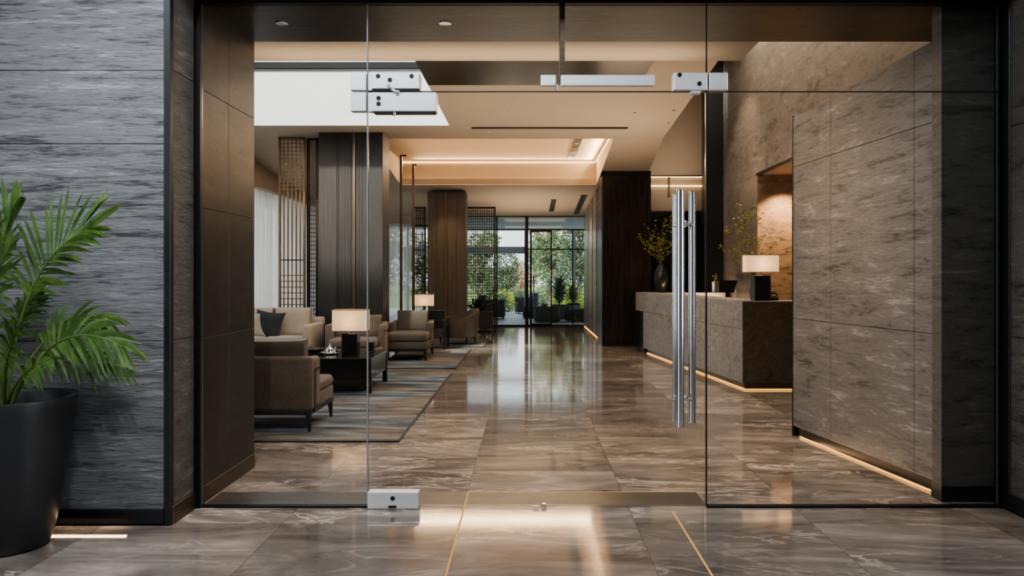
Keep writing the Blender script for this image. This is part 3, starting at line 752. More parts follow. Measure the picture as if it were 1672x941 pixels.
# ------------------------------------------------------------------ seating
def armchair(label, x, y, rz, w, d, hb, fab, hs=.42, armlen=.5, cush=None, hc=.80):
    t = thing('armchair', label, 'armchair', (x, y, .0145 if y > 12.5 or y < 11 else 0), rz)
    # faces -Y in its own frame; depth from -d/2 (front) to d/2 (back)
    f, b = -d / 2, d / 2
    for sx_ in (-1, 1):
        for yy in (f + .035, b - .04):
            one('leg', lambda bm: cyl(bm, (sx_ * (w / 2 - .03), yy, 0), (sx_ * (w / 2 - .04), yy, .17), .014, .026, 8), 'wood_black', t)
    one('base_frame', lambda bm: box(bm, -w / 2 + .01, w / 2 - .01, f + .01, b - .01, .145, .185, .006, 2), 'wood_black', t)
    one('seat_base', lambda bm: box(bm, -w / 2 + .012, w / 2 - .012, f, b - .03, .18, .30, .02, 3), fab, t, True)
    one('seat_cushion', lambda bm: box(bm, -w / 2 + .075 * (armlen > .6) + .012, w / 2 - .075 * (armlen > .6) - .012, f - .012, b - .16, .295, hs, .045, 4), cush or fab, t, True)
    one('backrest', lambda bm: box(bm, -w / 2, w / 2, b - .13, b, .18, hb, .03, 3), fab, t, True)
    for sx_ in (-1, 1):
        a = one('arm', lambda bm: box(bm, min(sx_ * w / 2, sx_ * (w / 2 - .085)), max(sx_ * w / 2, sx_ * (w / 2 - .085)), b - d * armlen, b - .05, .20, hb - .01, .035, 3), fab, t, True)
        one('arm_rail', lambda bm: (box(bm, sx_ * w / 2 - .006, sx_ * w / 2 + .006, b - d * armlen + .03, b - .10, hb - .12, hb - .105), box(bm, sx_ * w / 2 - .006, sx_ * w / 2 + .006, b - .12, b - .075, .16, hb - .105, .004, 1)), 'wood_black', a)
    one('back_cushion', lambda bm: cushion(bm, Vector((0, b - .20, (hs + hc) / 2 - .01)), w - .16, hc - hs + .04, .17, Matrix.Rotation(R(80), 3, 'X'), edge=.55, p=7, pinch=.03), cush or fab, t, True)
    return t
armchair('brown leather armchair with its back to the entrance, nearest the glass', -2.32, 7.17, math.pi, .98, .82, .64, 'taupe_leather', .40, .36, hc=.78)
armchair('taupe armchair behind the lamp on the coffee table', -2.55, 11.90, R(4), .86, .84, .64, 'taupe_fabric', .43, .78, hc=.74)
armchair('dark taupe armchair with a plump back cushion, facing the entrance on the pale rug', -1.91, 12.96, R(1), .68, 1.12, .58, 'grey_fabric', .43, .5, 'grey_fabric', hc=.745)

def barrel(label, x, y, rz, w, d, h, fab):
    t = thing('tub_chair', label, 'armchair', (x, y, .0145), rz)
    for sx_ in (-1, 1):
        for yy in (-d / 2 + .1, d / 2 - .1):
            one('leg', lambda bm: cyl(bm, (sx_ * (w / 2 - .09), yy, 0), (sx_ * (w / 2 - .11), yy, .16), .013, .026, 8), 'wood_black', t)
    def seat(bm):
        pts = []
        for k in range(40):
            a = 2 * math.pi * k / 40; n = 3.2
            pts.append((math.copysign(abs(math.cos(a)) ** (2 / n), math.cos(a)) * (w / 2 - .03), math.copysign(abs(math.sin(a)) ** (2 / n), math.sin(a)) * (d / 2 - .02)))
        rings = []
        for s, z in ((.90, .14), (.97, .16), (1, .22), (1, .38), (.98, .415), (.92, .432)):
            rings.append([bm.verts.new((px * s, py * s, z)) for px, py in pts])
        for i in range(len(rings) - 1):
            for k in range(40): bm.faces.new((rings[i][k], rings[i][(k + 1) % 40], rings[i + 1][(k + 1) % 40], rings[i + 1][k]))
        bm.faces.new(rings[0][::-1]); bm.faces.new(rings[-1])
    one('seat', seat, fab, t, True)
    def shell(bm):
        n = 26; prev = None
        for i in range(n + 1):
            a = R(-35) + R(250) * i / n          # wraps round the back (+Y) from arm to arm
            ca, sa = math.cos(a), math.sin(a); m = 2.7
            ox = math.copysign(abs(ca) ** (2 / m), ca) * w / 2; oy = math.copysign(abs(sa) ** (2 / m), sa) * d / 2
            t_ = max(0, math.sin(a)) ; hh = .44 + (h - .44) * (.35 + .65 * t_ ** 1.3) * min(1, min(i, n - i) / 4 + .25)
            k = .86
            sec = [(1, .15), (1.03, hh * .75), (1.05, hh - .02), (1.02, hh), (.95 * k + .1, hh), (k + .03, hh - .03), (k, .40)]
            cur = [bm.verts.new((ox * s, oy * s + (.06 * (z - .3) if oy > 0 else 0), z)) for s, z in sec]
            if prev:
                for j in range(len(sec) - 1): bm.faces.new((prev[j], cur[j], cur[j + 1], prev[j + 1]))
            else: bm.faces.new(cur[::-1])
            prev = cur
        bm.faces.new(prev)
    one('backrest', shell, fab, t, True)
    one('arm_band', lambda bm: tube(bm, [(math.cos(R(a)) * w * .53, math.sin(R(a)) * d * .545 , .50) for a in range(30, 152, 10)], .010), 'wood_brown', t, True)
    return t
barrel('dark grey round-backed tub chair turned towards the lamp table', -1.36, 15.55, R(-68), .72, .74, .69, 'grey_fabric')

def sofa(label, x0, x1, y0, y1):
    w, d = x1 - x0, y1 - y0
    t = thing('sofa', label, 'sofa', ((x0 + x1) / 2, (y0 + y1) / 2, .0145))
    for sx_ in (-1, 1):
        for yy in (-d / 2 + .06, d / 2 - .06): one('leg', lambda bm: cyl(bm, (sx_ * (w / 2 - .06), yy, 0), (sx_ * (w / 2 - .07), yy, .14), .016, .026, 8), 'wood_black', t)
    one('base_frame', lambda bm: box(bm, -w / 2, w / 2, -d / 2, d / 2, .12, .28, .02, 3), 'cream_fabric', t, True)
    one('backrest', lambda bm: box(bm, -w / 2, w / 2, d / 2 - .16, d / 2, .2, .70, .04, 3), 'cream_fabric', t, True)
    for sx_ in (-1, 1): one('arm', lambda bm: box(bm, min(sx_ * w / 2, sx_ * (w / 2 - .13)), max(sx_ * w / 2, sx_ * (w / 2 - .13)), -d / 2 + .03, d / 2 - .02, .2, .62, .035, 3), 'cream_fabric', t, True)
    n = 2; cw = (w - .28) / n
    for k in range(n):
        cx = -w / 2 + .14 + cw * (k + .5)
        one('seat_cushion', lambda bm: box(bm, cx - cw / 2 + .004, cx + cw / 2 - .004, -d / 2 - .01, d / 2 - .2, .27, .44, .05, 4), 'cream_fabric', t, True)
        one('back_cushion', lambda bm: cushion(bm, Vector((cx, d / 2 - .25, .62)), cw - .02, .46, .22, Matrix.Rotation(R(78), 3, 'X'), edge=.5, p=6), 'cream_fabric', t, True)
    return t
sofa('cream upholstered sofa in front of the window and bronze lattice', -4.55, gx(506, 11.45), 11.5, 12.35)
def pillow(label, px, py, Y, s, mat, rx, ry, thick=.16):
    o = one('throw_pillow', lambda bm: cushion(bm, Vector((0, 0, 0)), s, s, thick, edge=.15, p=3, pinch=.14), mat, None, True)
    q = P(px, py, Y); o.location = q; o.rotation_euler = (R(rx), R(ry), 0); put(o, label, 'pillow')
pillow('charcoal square throw pillow leaning on the cream sofa', 438, 531, 11.83, .44, 'charcoal_fabric', 74, 8)
pillow('beige throw pillow left of the charcoal pillow, cut by the doorway', 411, 535, 11.80, .40, 'beige_fabric', 72, -14)

# ------------------------------------------------------------------ tables and what is on them
def table(name, label, x0, x1, y0, y1, h, za, leg, mat, low_slab=True):
    w, d = x1 - x0, y1 - y0
    t = thing(name, label, 'table', ((x0 + x1) / 2, (y0 + y1) / 2, .0145)); h -= .0145
    one('tabletop', lambda bm: box(bm, -w / 2, w / 2, -d / 2, d / 2, h - .025, h, .004, 2), mat, t)
    one('apron', lambda bm: box(bm, -w / 2 + .008, w / 2 - .008, -d / 2 + .008, d / 2 - .008, za, h - .025, .003, 1), mat, t)
    for sx_ in (-1, 1):
        for sy_ in (-1, 1):
            cx, cy = sx_ * (w / 2 - leg / 2), sy_ * (d / 2 - leg / 2)
            one('leg', lambda bm: box(bm, cx - leg / 2, cx + leg / 2, cy - leg / 2, cy + leg / 2, 0, h - .02, .003, 1), mat, t)
    if low_slab: one('low_slab', lambda bm: box(bm, -w / 2 + .12, w / 2 - .16, -d / 2 + .16, d / 2 - .16, .012, .05, .003, 1), 'wood_black', t)  # dark slab just above the floor, inset from the legs
    return t
table('coffee_table', 'low square black lacquer coffee table carrying the table lamp', -3.15, -1.765, 9.0, 10.06, .412, .155, .055, 'lacquer_black')
table('side_table', 'dark square side table beneath the second lamp', -2.25, -1.47, 14.33, 15.03, .55, .38, .05, 'wood_black', False)

def lamp(label, x, y, z0, bw, bh, sw, sd, sh, gap, base_mat='lacquer_black', watts=3, slit=True, shade_lift=0):
    t = thing('table_lamp', label, 'lamp', (x, y, z0))
    b = one('base', lambda bm: box(bm, -bw / 2, bw / 2, -bw / 2, bw / 2, .004, bh, .006, 2), base_mat, t)
    one('foot', lambda bm: box(bm, -bw / 2 + .006, bw / 2 - .006, -bw / 2 + .006, bw / 2 - .006, 0, .005), 'dark_bronze', t)
    if slit: one('inlay_line', lambda bm: box(bm, -.004, .004, -bw / 2 - .001, -bw / 2 + .01, .01, bh - .01), 'dark_bronze', b)
    one('stem', lambda bm: (cyl(bm, (0, 0, bh), (0, 0, bh + gap + sh * .6), .008, seg=12), cyl(bm, (0, 0, bh), (0, 0, bh + .014), .035, seg=18)), 'bronze', t, True)
    zs = bh + gap
    def sh_(bm):
        r = .012; pts = []
        for cx, cy, a0 in ((sw / 2 - r, sd / 2 - r, 0), (-sw / 2 + r, sd / 2 - r, 90), (-sw / 2 + r, -sd / 2 + r, 180), (sw / 2 - r, -sd / 2 + r, 270)):
            for k in range(4): pts.append((cx + r * math.cos(R(a0 + 30 * k)), cy + r * math.sin(R(a0 + 30 * k))))
        lo = [bm.verts.new((*p_, zs)) for p_ in pts]; hi = [bm.verts.new((*p_, zs + sh)) for p_ in pts]
        for i in range(len(pts)): bm.faces.new((lo[i], lo[(i + 1) % len(pts)], hi[(i + 1) % len(pts)], hi[i]))
    s = one('lamp_shade', sh_, 'lamp_shade', t)
    for zz in (zs, zs + sh - .008):
        def rim(bm):
            for q in ((-sw / 2 - .002, sw / 2 + .002, -sd / 2 - .002, -sd / 2 + .003), (-sw / 2 - .002, sw / 2 + .002, sd / 2 - .003, sd / 2 + .002), (-sw / 2 - .002, -sw / 2 + .003, -sd / 2, sd / 2), (sw / 2 - .003, sw / 2 + .002, -sd / 2, sd / 2)):
                box(bm, *q, zz, zz + .008)
        one('shade_rim', rim, 'cream_fabric', s)
    one('finial', lambda bm: (cyl(bm, (0, 0, zs + sh * .6), (0, 0, zs + sh + .008), .004, seg=8), cyl(bm, (0, 0, zs + sh + .004), (0, 0, zs + sh + .02), .010, .006, seg=10)), 'bronze', t)
    l = bpy.data.lights.new('lamp_bulb', 'POINT'); l.energy = watts; l.color = (1, .62, .32); l.shadow_soft_size = .04
    lo = bpy.data.objects.new('lamp_bulb', l); COL.objects.link(lo); lo.parent = t; lo.location = (0, 0, zs + sh * .45)
    return t
lamp('table lamp with square black base and box shade on the coffee table', gx(573, 9.45), 9.45, .412, .185, .255, .40, .22, .255, .025, watts=.9)
lamp('table lamp with box shade on the dark side table by the brown column', gx(692, 14.6), 14.6, .55, .16, .17, .35, .20, .215, .07, 'wood_black', .9)

# coffee table things
zt_ = .412
q = (gx(536, 9.5), 9.5)
o = one('serving_tray', lambda bm: lathe(bm, [(.13, 0), (.165, .010), (.17, .014), (.16, .012), (.125, .004)], 40), 'silver', None, True)
o.location = (q[0], q[1], zt_); o.scale = (.85, .8, 1); put(o, 'round silver tray holding the small teapot, left of the black lamp', 'tray')
t = thing('teapot', 'small shiny silver teapot on the silver tray', 'teapot', (gx(538.5, 9.5), 9.5, zt_ + .006))
one('body', lambda bm: lathe(bm, [(.025, 0), (.042, .02), (.044, .045), (.03, .07), (.016, .08)], 24), 'silver', t, True)
one('lid', lambda bm: lathe(bm, [(.016, .08), (.017, .086), (.006, .10), (.008, .112), (.003, .118)], 16), 'silver', t, True)
one('spout', lambda bm: tube(bm, [(.036, 0, .03), (.062, 0, .05), (.074, 0, .08)], [.010, .007, .005]), 'silver', t, True)
one('handle', lambda bm: tube(bm, [(-.036, 0, .065), (-.066, 0, .062), (-.068, 0, .035), (-.04, 0, .022)], .005), 'silver', t, True)
t = thing('teacup', 'little silver cup beside the teapot on the tray', 'cup', (gx(549, 9.46), 9.46, zt_ + .008))
one('bowl', lambda bm: lathe(bm, [(.014, 0), (.024, .02), (.027, .045), (.024, .045), (.018, .012)], 20), 'silver', t, True)
one('handle', lambda bm: tube(bm, [(.024, 0, .038), (.042, 0, .034), (.04, 0, .016), (.022, 0, .014)], .004), 'silver', t, True)
t = thing('serving_dish', 'black oval dish on the left of the coffee table behind the leather armchair', 'dish', (gx(508, 9.75), 9.75, zt_))
one('dish', lambda bm: lathe(bm, [(.10, 0), (.15, .02), (.19, .045), (.18, .043), (.10, .012)], 32), 'lacquer_black', t, True)
one('dish_lid', lambda bm: lathe(bm, [(.10, .03), (.085, .05), (.02, .062), (.012, .075), (.002, .078)], 24), 'ceramic_black', t, True)
t = thing('picture_stand', 'small dark stand right of the lamp base on the coffee table', 'ornament', (gx(606, 9.75), 9.75, zt_), R(-10))
one('panel', lambda bm: box(bm, -.035, .035, -.004, .004, .006, .12, .002, 1, rot=Matrix.Rotation(R(-12), 4, 'X')), 'lacquer_black', t)
one('foot', lambda bm: box(bm, -.04, .04, -.02, .05, 0, .008, .002, 1), 'dark_bronze', t)
# side table things
o = one('storage_box', lambda bm: (box(bm, -.16, .16, -.10, .10, 0, .15, .006, 2), box(bm, -.163, .163, -.103, .103, .12, .155, .006, 2)), 'charcoal_fabric')
o.location = (gx(712, 14.62), 14.72, .55); put(o, 'dark lidded box on the side table right of the second lamp', 'box')
o = one('saucer', lambda bm: lathe(bm, [(.04, 0), (.07, .012), (.072, .014), (.04, .006)], 24), 'silver', None, True)
o.location = (gx(716, 14.4), 14.42, .55); put(o, 'small metal saucer at the front of the dark side table', 'dish')

# ------------------------------------------------------------------ plants
def leaf_blade(bm, base, d, up, length, width, droop, n=4, fold=.0):
    d = d.normalized(); side = d.cross(up)
    if side.length < 1e-4: side = d.orthogonal()
    side.normalize(); prev = None
    for i in range(n + 1):
        s = i / n
        p_ = base + d * (length * s) + Vector((0, 0, -droop * length * s * s))
        w = width * (math.sin(math.pi * (.12 + .86 * s)) ** .8 if s < 1 else 0) * .5
        if i == n: cur = (bm.verts.new(p_),) * 2
        else: cur = (bm.verts.new(p_ - side * w), bm.verts.new(p_ + side * w))
        if prev:
            if cur[0] is cur[1]: bm.faces.new((prev[0], prev[1], cur[0]))
            else: bm.faces.new((prev[0], prev[1], cur[1], cur[0]))
        prev = cur
def bez(p0, p1, p2, s): return p0 * (1 - s) ** 2 + p1 * (2 * s * (1 - s)) + p2 * s * s
def frond(parent, p0, p1, p2, start, n, ll, width, droop, spread=.9, rnd=None, wall=4.27):
    rnd = rnd or random
    pts = [bez(p0, p1, p2, i / 16) for i in range(17)]
    st = one('frond_stem', lambda bm: tube(bm, pts, [.0085 * (1 - .75 * i / 16) for i in range(17)], 6), 'palm_stem', parent, True)
    def lf(bm):
        for i in range(n):
            s = start + (1 - start) * i / (n - 1)
            c = bez(p0, p1, p2, s); tg = (bez(p0, p1, p2, min(1, s + .02)) - bez(p0, p1, p2, max(0, s - .02))).normalized()
            # the two rows of leaflets spread in the plane of the frond
            nrm = tg.cross(Vector((0, 1, 0))); 
            nrm = nrm.normalized() if nrm.length > .1 else Vector((0, 0, 1))
            if nrm.z < 0: nrm = -nrm
            q = (s - start) / (1 - start); L = ll * (.45 + .75 * math.sin(math.pi * min(1, q * .75 + .16)))
            for sg in (-1, 1):
                a = (.95 if sg > 0 else -.75) * spread * (1.1 - .65 * q)
                d = tg * (.42 + .75 * q) + nrm * a + Vector((0, sg * .30 - .12, 0)) + Vector((rnd.uniform(-.1, .1), rnd.uniform(-.12, .12), rnd.uniform(-.1, .1)))
                d.normalize(); Lr = L * rnd.uniform(.85, 1.12) * (1 if sg > 0 else .85)
                if c.y + d.y * Lr > wall: d.y = (wall - c.y) / Lr * .8; d.normalize()
                leaf_blade(bm, c, d, Vector((rnd.uniform(-.25, .25), -1, rnd.uniform(-.2, .6))), Lr, width, droop * rnd.uniform(.6, 1.4), 5)
    one('leaflets', lf, 'palm_leaf', st, True)
PY = 3.97; PX = gx(8, PY)
t = thing('planter_pot', 'large matte black round planter on the floor by the front wall', 'planter', (PX, PY, 0))
one('pot_body', lambda bm: lathe(bm, [(.17, 0), (.195, .008), (.215, .06), (.255, .26), (.290, .48), (.312, .68), (.322, .735), (.320, .745), (.295, .745), (.285, .735), (.275, .66), (.10, .655)], 64), 'pot_black', t, True)
o = one('planter_soil', lambda bm: lathe(bm, [(.01, .662), (.276, .664), (.279, .672), (.2, .684), (.02, .69)], 40), 'soil', t)
palm = thing('potted_palm', 'leafy green areca palm growing in the large black planter', 'plant', (0, 0, 0))
def V(px, py, Y): return P(px, py, Y)
rp = random.Random(3)
FR = [  # base, control, tip (picture column, row, depth), first leaflet, count, leaflet length, droop
    ((12, 668, 3.97), (26, 420, 3.95), (150, 372, 3.84), .46, 19, .31, .16),
    ((-2, 668, 3.99), (-18, 430, 4.0), (22, 345, 3.98), .46, 14, .27, .10),
    ((-6, 668, 3.94), (-30, 420, 3.9), (-12, 330, 3.86), .46, 14, .27, .12),
    ((4, 668, 4.02), (0, 545, 4.08), (62, 490, 4.15), .45, 12, .18, .35),
    ((14, 668, 3.95), (60, 515, 4.02), (172, 522, 4.04), .42, 17, .20, .55),
    ((16, 668, 3.93), (84, 500, 3.80), (200, 566, 3.72), .40, 19, .21, .45),
    ((10, 668, 4.0), (70, 555, 4.1), (205, 600, 4.17), .50, 13, .13, .6),
    ((-6, 668, 3.98), (-60, 400, 4.0), (-150, 420, 3.95), .45, 16, .28, .3),
    ((-8, 668, 3.93), (-80, 520, 3.8), (-190, 590, 3.7), .45, 16, .26, .5),
    ((0, 668, 3.92), (-30, 470, 3.75), (14, 408, 3.66), .48, 13, .22, .25),
    ((6, 668, 3.97), (6, 575, 3.9), (30, 540, 3.78), .45, 11, .17, .5),
    ((2, 668, 4.0), (-20, 580, 4.0), (-60, 545, 3.98), .4, 12, .18, .5),
    ((8, 668, 3.95), (30, 600, 3.85), (80, 588, 3.76), .5, 10, .13, .6),
    ((9, 668, 4.03), (20, 520, 4.1), (60, 470, 4.15), .5, 11, .17, .4),
]
for b0, b1, b2, st, n, ll, dr in FR: frond(palm, V(*b0), V(*b1), V(*b2), st, n, ll, .019, dr, rnd=rp)
def canes(bm):
    for px, y in ((2, 3.96), (8, 3.99), (14, 3.94), (-4, 3.98)):
        p0 = V(px, 668, y); tube(bm, [p0, p0 + Vector((.0, 0, .12)), p0 + Vector((.004, 0, .26))], [.012, .010, .007], 8)
one('canes', canes, 'palm_stem', palm, True)

def branches(name, label, base, targets, mat, leafn, ls, seed, cat='plant', parent=None):
    rnd = random.Random(seed)
    t = parent or thing(name, label, cat, base)
    lv = B(); st = B(); b0 = Vector((0, 0, 0))
    for tx, ty, tz in targets:
        tip = Vector((tx, ty, tz)); ctrl = Vector((tx * .25, ty * .3, tz * .6))
        pts = [bez(b0, ctrl, tip, i / 9) + Vector((rnd.uniform(-1, 1), rnd.uniform(-1, 1), rnd.uniform(-1, 1))) * (.010 if i else 0) for i in range(10)]
        tube(st, pts, [.0045 * (1 - .7 * i / 9) for i in range(10)], 5)
        twigs = [pts]
        for k in range(3):
            i0 = rnd.randint(3, 8); d = (pts[i0] - pts[i0 - 1]).normalized() + Vector((rnd.uniform(-1, 1), rnd.uniform(-1, 1), rnd.uniform(-.3, .8)))
            L = tip.length * rnd.uniform(.15, .3); tp = [pts[i0] + d.normalized() * L * s / 4 + Vector((0, 0, .1 * L * (s / 4) ** 2)) for s in range(5)]
            tube(st, tp, [.0026 * (1 - .7 * s / 4) for s in range(5)], 4); twigs.append(tp)
        for k in range(leafn):
            tw = rnd.choice(twigs); i = rnd.randint(2 if tw is pts else 1, len(tw) - 1)
            d = Vector((rnd.uniform(-1, 1), rnd.uniform(-1, 1), rnd.uniform(-.4, 1)))
            leaf_blade(lv, tw[i], d, Vector((rnd.uniform(-1, 1), -1, rnd.uniform(-1, 1))), ls * rnd.uniform(.6, 1.3), ls * .45, .2, 3)
    one('stems', lambda bm: None, 'twig', t).data  # placeholder mesh replaced below
    o = [c for c in t.children if c.name.startswith('stems')][0]; st.to_mesh(o.data); st.free()
    obj('leaves', lv, mat, t)
    return t

# ------------------------------------------------------------------ reception counter
CA, CB = Vector((gx(1212, 9.3), 9.3)), Vector((gx(1038, 14.35), 14.35))
cd = (CB - CA).normalized(); cn = Vector((cd.y, -cd.x)); CL = (CB - CA).length
def cw(s, off): v = CA + cd * s + cn * off; return (v.x, v.y)
t = thing('reception_desk', 'long grey marble reception counter with a glowing base, right of the walkway', 'desk', (CA.x, CA.y, 0))
def loc(poly): return [(x - CA.x, y - CA.y) for x, y in poly]
TOPZ = 1.05
def front_top(bm):
    prism(bm, loc([cw(0, 0), cw(CL, 0), cw(CL, .42), cw(0, .42)]), .725, TOPZ)
one('front_slab', front_top, 'counter_stone', t)
def front_low(bm):
    L2 = CL - .52; n = 3
    for k in range(n): prism(bm, loc([cw(L2 * k / n + .002, .004), cw(L2 * (k + 1) / n - .002, .004), cw(L2 * (k + 1) / n - .002, .38), cw(L2 * k / n + .002, .38)]), .09, .721)
one('front_panel', front_low, 'counter_stone', t)
one('end_panel', lambda bm: (prism(bm, loc([(CA.x + .006, CA.y - .001), (3.55, CA.y - .001), (3.55, CA.y + .42), (CA.x + .05, CA.y + .42)]), .09, TOPZ - .014),), 'counter_end_stone', t)
one('worktop', lambda bm: prism(bm, loc([(CA.x + .001, CA.y - .008), (3.56, CA.y - .008), (3.56, CA.y + .42), (CA.x + .05, CA.y + .42)]), TOPZ - .013, TOPZ + .001), 'counter_stone', t)
one('far_return', lambda bm: prism(bm, loc([(CB.x + .1, CB.y - .4), (3.52, CB.y - .4), (3.52, CB.y), (CB.x + .1, CB.y)]), .05, TOPZ - .002), 'warm_stone', t)
one('inner_desk', lambda bm: prism(bm, loc([cw(.45, .42), cw(CL - .55, .42), cw(CL - .55, .85), cw(.45, .85)]), .70, .74), 'wood_brown', t)
one('plinth', lambda bm: (prism(bm, loc([cw(.09, .06), cw(CL - .58, .06), cw(CL - .58, .34), cw(.09, .34)]), 0, .092), prism(bm, loc([(CA.x + .07, CA.y + .05), (3.5, CA.y + .05), (3.5, CA.y + .36), (CA.x + .07, CA.y + .36)]), 0, .092)), 'bronze', t)
one('light_strip', lambda bm: (prism(bm, loc([cw(.05, .050), cw(CL - .58, .050), cw(CL - .58, .058), cw(.05, .058)]), .004, .018), prism(bm, loc([(CA.x + .05, CA.y + .042), (3.5, CA.y + .042), (3.5, CA.y + .049), (CA.x + .05, CA.y + .049)]), .004, .018)), 'led_warm', t)
one('support_leg', lambda bm: prism(bm, loc([cw(CL - .50, .02), cw(CL - .02, .02), cw(CL - .02, .36), cw(CL - .50, .36)]), 0, .725), 'lacquer_black', t)

lamp('lit reception lamp with black box base on the near end of the counter', gx(1242.5, 9.48), 9.5, TOPZ + .001, .19, .30, .385, .20, .21, .035, 'wood_black', 1.3)
# tall dark vase and its branches at the far end
vx, vy = gx(1079, 14.1), 14.1
o = one('floor_vase', lambda bm: lathe(bm, [(.055, 0), (.075, .02), (.118, .16), (.125, .26), (.10, .38), (.06, .45), (.05, .475), (.058, .49), (.045, .488), (.04, .44)], 48, ribs=12, ribamp=.02), 'ceramic_black', None, True)
o.name = 'ribbed_vase'; o.location = (vx, vy, TOPZ + .001); put(o, 'tall ribbed black vase at the far end of the reception counter', 'vase')
rb = random.Random(11)
tg = [(gx(a, 14.1) - vx, rb.uniform(-.2, .2), gz(b, 14.1) - 1.52) for a, b in ((1040, 388), (1048, 405), (1060, 372), (1070, 362), (1083, 366), (1095, 358), (1098, 380), (1105, 395), (1052, 392), (1088, 375), (1075, 380), (1064, 395))]
branches('branch_bouquet', 'yellow-green budding branches standing in the ribbed black vase', (vx, vy, 1.52), tg, 'branch_leaf', 34, .040, 5)
vx2, vy2 = gx(1229, 9.72), 9.66
o = one('bud_vase', lambda bm: lathe(bm, [(.035, 0), (.05, .03), (.055, .12), (.03, .22), (.022, .27), (.026, .28), (.016, .275)], 28), 'ceramic_black', None, True)
o.location = (vx2, vy2, TOPZ + .001); put(o, 'slender dark vase half hidden behind the reception lamp', 'vase')
tg = [(gx(a, 9.66) - vx2, rb.uniform(.02, .22), gz(b, 9.66) - 1.325) for a, b in ((1182, 372), (1187, 395), (1196, 345), (1205, 375), (1212, 332), (1222, 350), (1229, 335), (1238, 365), (1250, 385), (1262, 398), (1184, 408), (1200, 400))]
branches('branch_bouquet', 'thin leafy branches rising behind the lit reception lamp', (vx2, vy2, 1.325), tg, 'branch_leaf', 30, .036, 8)
tg = [(gx(a, 9.37) - gx(1232, 9.37), 0.0, gz(b, 9.37) - gz(418, 9.37)) for a, b in ((1222, 424), (1228, 432), (1238, 436), (1244, 430), (1256, 440))]

# white bottle with sprig, monitor, telephone
bx, by = gx(1167, 14.2), 14.2
o = one('bottle_vase', lambda bm: (box(bm, -.042, .042, -.042, .042, 0, .19, .008, 2), [box(bm, -.030, .030, -.046, -.041, .03 + .045 * k, .045 + .045 * k) for k in range(4)], cyl(bm, (0, 0, .19), (0, 0, .205), .016, .012, 12)), 'porcelain')
o.location = (bx, by, TOPZ); put(o, 'white square bottle vase with a small sprig on the reception counter', 'vase')
branches('flower_sprig', 'tiny yellow-green sprig in the white bottle vase', (bx, by, TOPZ + .2), [(-.02, 0, .10), (.02, 0, .12), (.04, 0, .08)], 'lime_leaf', 10, .03, 4)
my = 12.4
t = thing('computer_monitor', 'black computer monitor behind the marble reception counter', 'monitor', (gx(1188, my), my, .742))
def mon(bm):
    w0, w1, z0, z1 = .13, .155, gz(478, my) - .742, gz(458, my) - .742
    vs = [(-w0, 0, z0), (w0 - .03, 0, z0), (w1, 0, z1), (-w0, 0, z1)]
    a = [bm.verts.new(v) for v in vs]; b = [bm.verts.new((v[0], .03, v[2])) for v in vs]
    bm.faces.new(a); bm.faces.new(b[::-1])
    for i in range(4): bm.faces.new((a[i], b[i], b[(i + 1) % 4], a[(i + 1) % 4]))
    bmesh.ops.recalc_face_normals(bm, faces=bm.faces)
one('screen', mon, 'screen_black', t)
one('side_panel', lambda bm: box(bm, -.20, -.132, .0, .03, gz(478, my) - .742, gz(459, my) - .742), 'outdoor_fabric', t)
one('stand', lambda bm: (box(bm, -.03, .03, .01, .03, .01, .36), box(bm, -.10, .10, -.06, .10, 0, .012)), 'screen_black', t)
t = thing('desk_telephone', 'small black desk telephone right of the reception lamp base', 'telephone', (gx(1263, 9.55), 9.56, TOPZ + .001))
one('telephone_base', lambda bm: box(bm, -.055, .055, -.04, .05, 0, .05, .012, 3, rot=Matrix.Rotation(R(18), 4, 'X')), 'screen_black', t, True)
one('handset', lambda bm: tube(bm, [(-.05, .02, .065), (-.035, .03, .082), (.035, .03, .082), (.05, .02, .065)], .012), 'screen_black', t, True)

# ------------------------------------------------------------------ plant beside the far lattice
t = thing('plant_stand', 'dark slatted planter box on legs in front of the far lattice', 'planter', (gx(786, 18.4), 18.4, 0))
one('planter_box', lambda bm: box(bm, -.26, .26, -.16, .16, .16, .52, .008, 1), 'planter_grey', t)
one('slats', lambda bm: [box(bm, -.25 + .056 * k, -.235 + .056 * k, -.17, -.155, .02, .16) for k in range(10)], 'wood_slat', t)
for sx_ in (-1, 1): one('leg', lambda bm: (box(bm, sx_ * .25 - .015, sx_ * .25 + .015, -.165, -.135, 0, .18), box(bm, sx_ * .25 - .015, sx_ * .25 + .015, .135, .165, 0, .18)), 'wood_slat', t)
def bush_leaves(bm, n, rx, ry, rz, c, ls, rnd, wid=.4, droop=.2):
    for k in range(n):
        a = rnd.uniform(0, 2 * math.pi); z = rnd.uniform(-1, 1); rr = rnd.uniform(.45, 1) ** .6
        s = math.sqrt(1 - z * z)
        p_ = Vector((rx * rr * s * math.cos(a), ry * rr * s * math.sin(a), rz * rr * z)) + Vector(c)
        d = Vector((math.cos(a) * s, math.sin(a) * s, z + .2)) + Vector((rnd.uniform(-.8, .8), rnd.uniform(-.8, .8), rnd.uniform(-.6, .6)))
        leaf_blade(bm, p_, d, Vector((rnd.uniform(-1, 1), rnd.uniform(-1, 1), rnd.uniform(-1, 1))), ls * rnd.uniform(.6, 1.3), ls * wid, droop, 2)
rl = random.Random(21)
t = thing('bushy_houseplant', 'dark leafy houseplant filling the slatted planter by the far lattice', 'plant', (gx(780, 18.4), 18.4, .52))
def hp(bm):
    for k in range(70):
        a = rl.uniform(0, 6.28); e = rl.uniform(.5, 1.4); d = Vector((math.cos(a) * math.cos(e), .6 * math.sin(a) * math.cos(e), math.sin(e)))
        leaf_blade(bm, Vector((d.x * .12, d.y * .12, -.02)), d, Vector((0, 0, 1)), rl.uniform(.35, .68), .045, .35, 5)
one('leaves', hp, 'indoor_leaf', t)
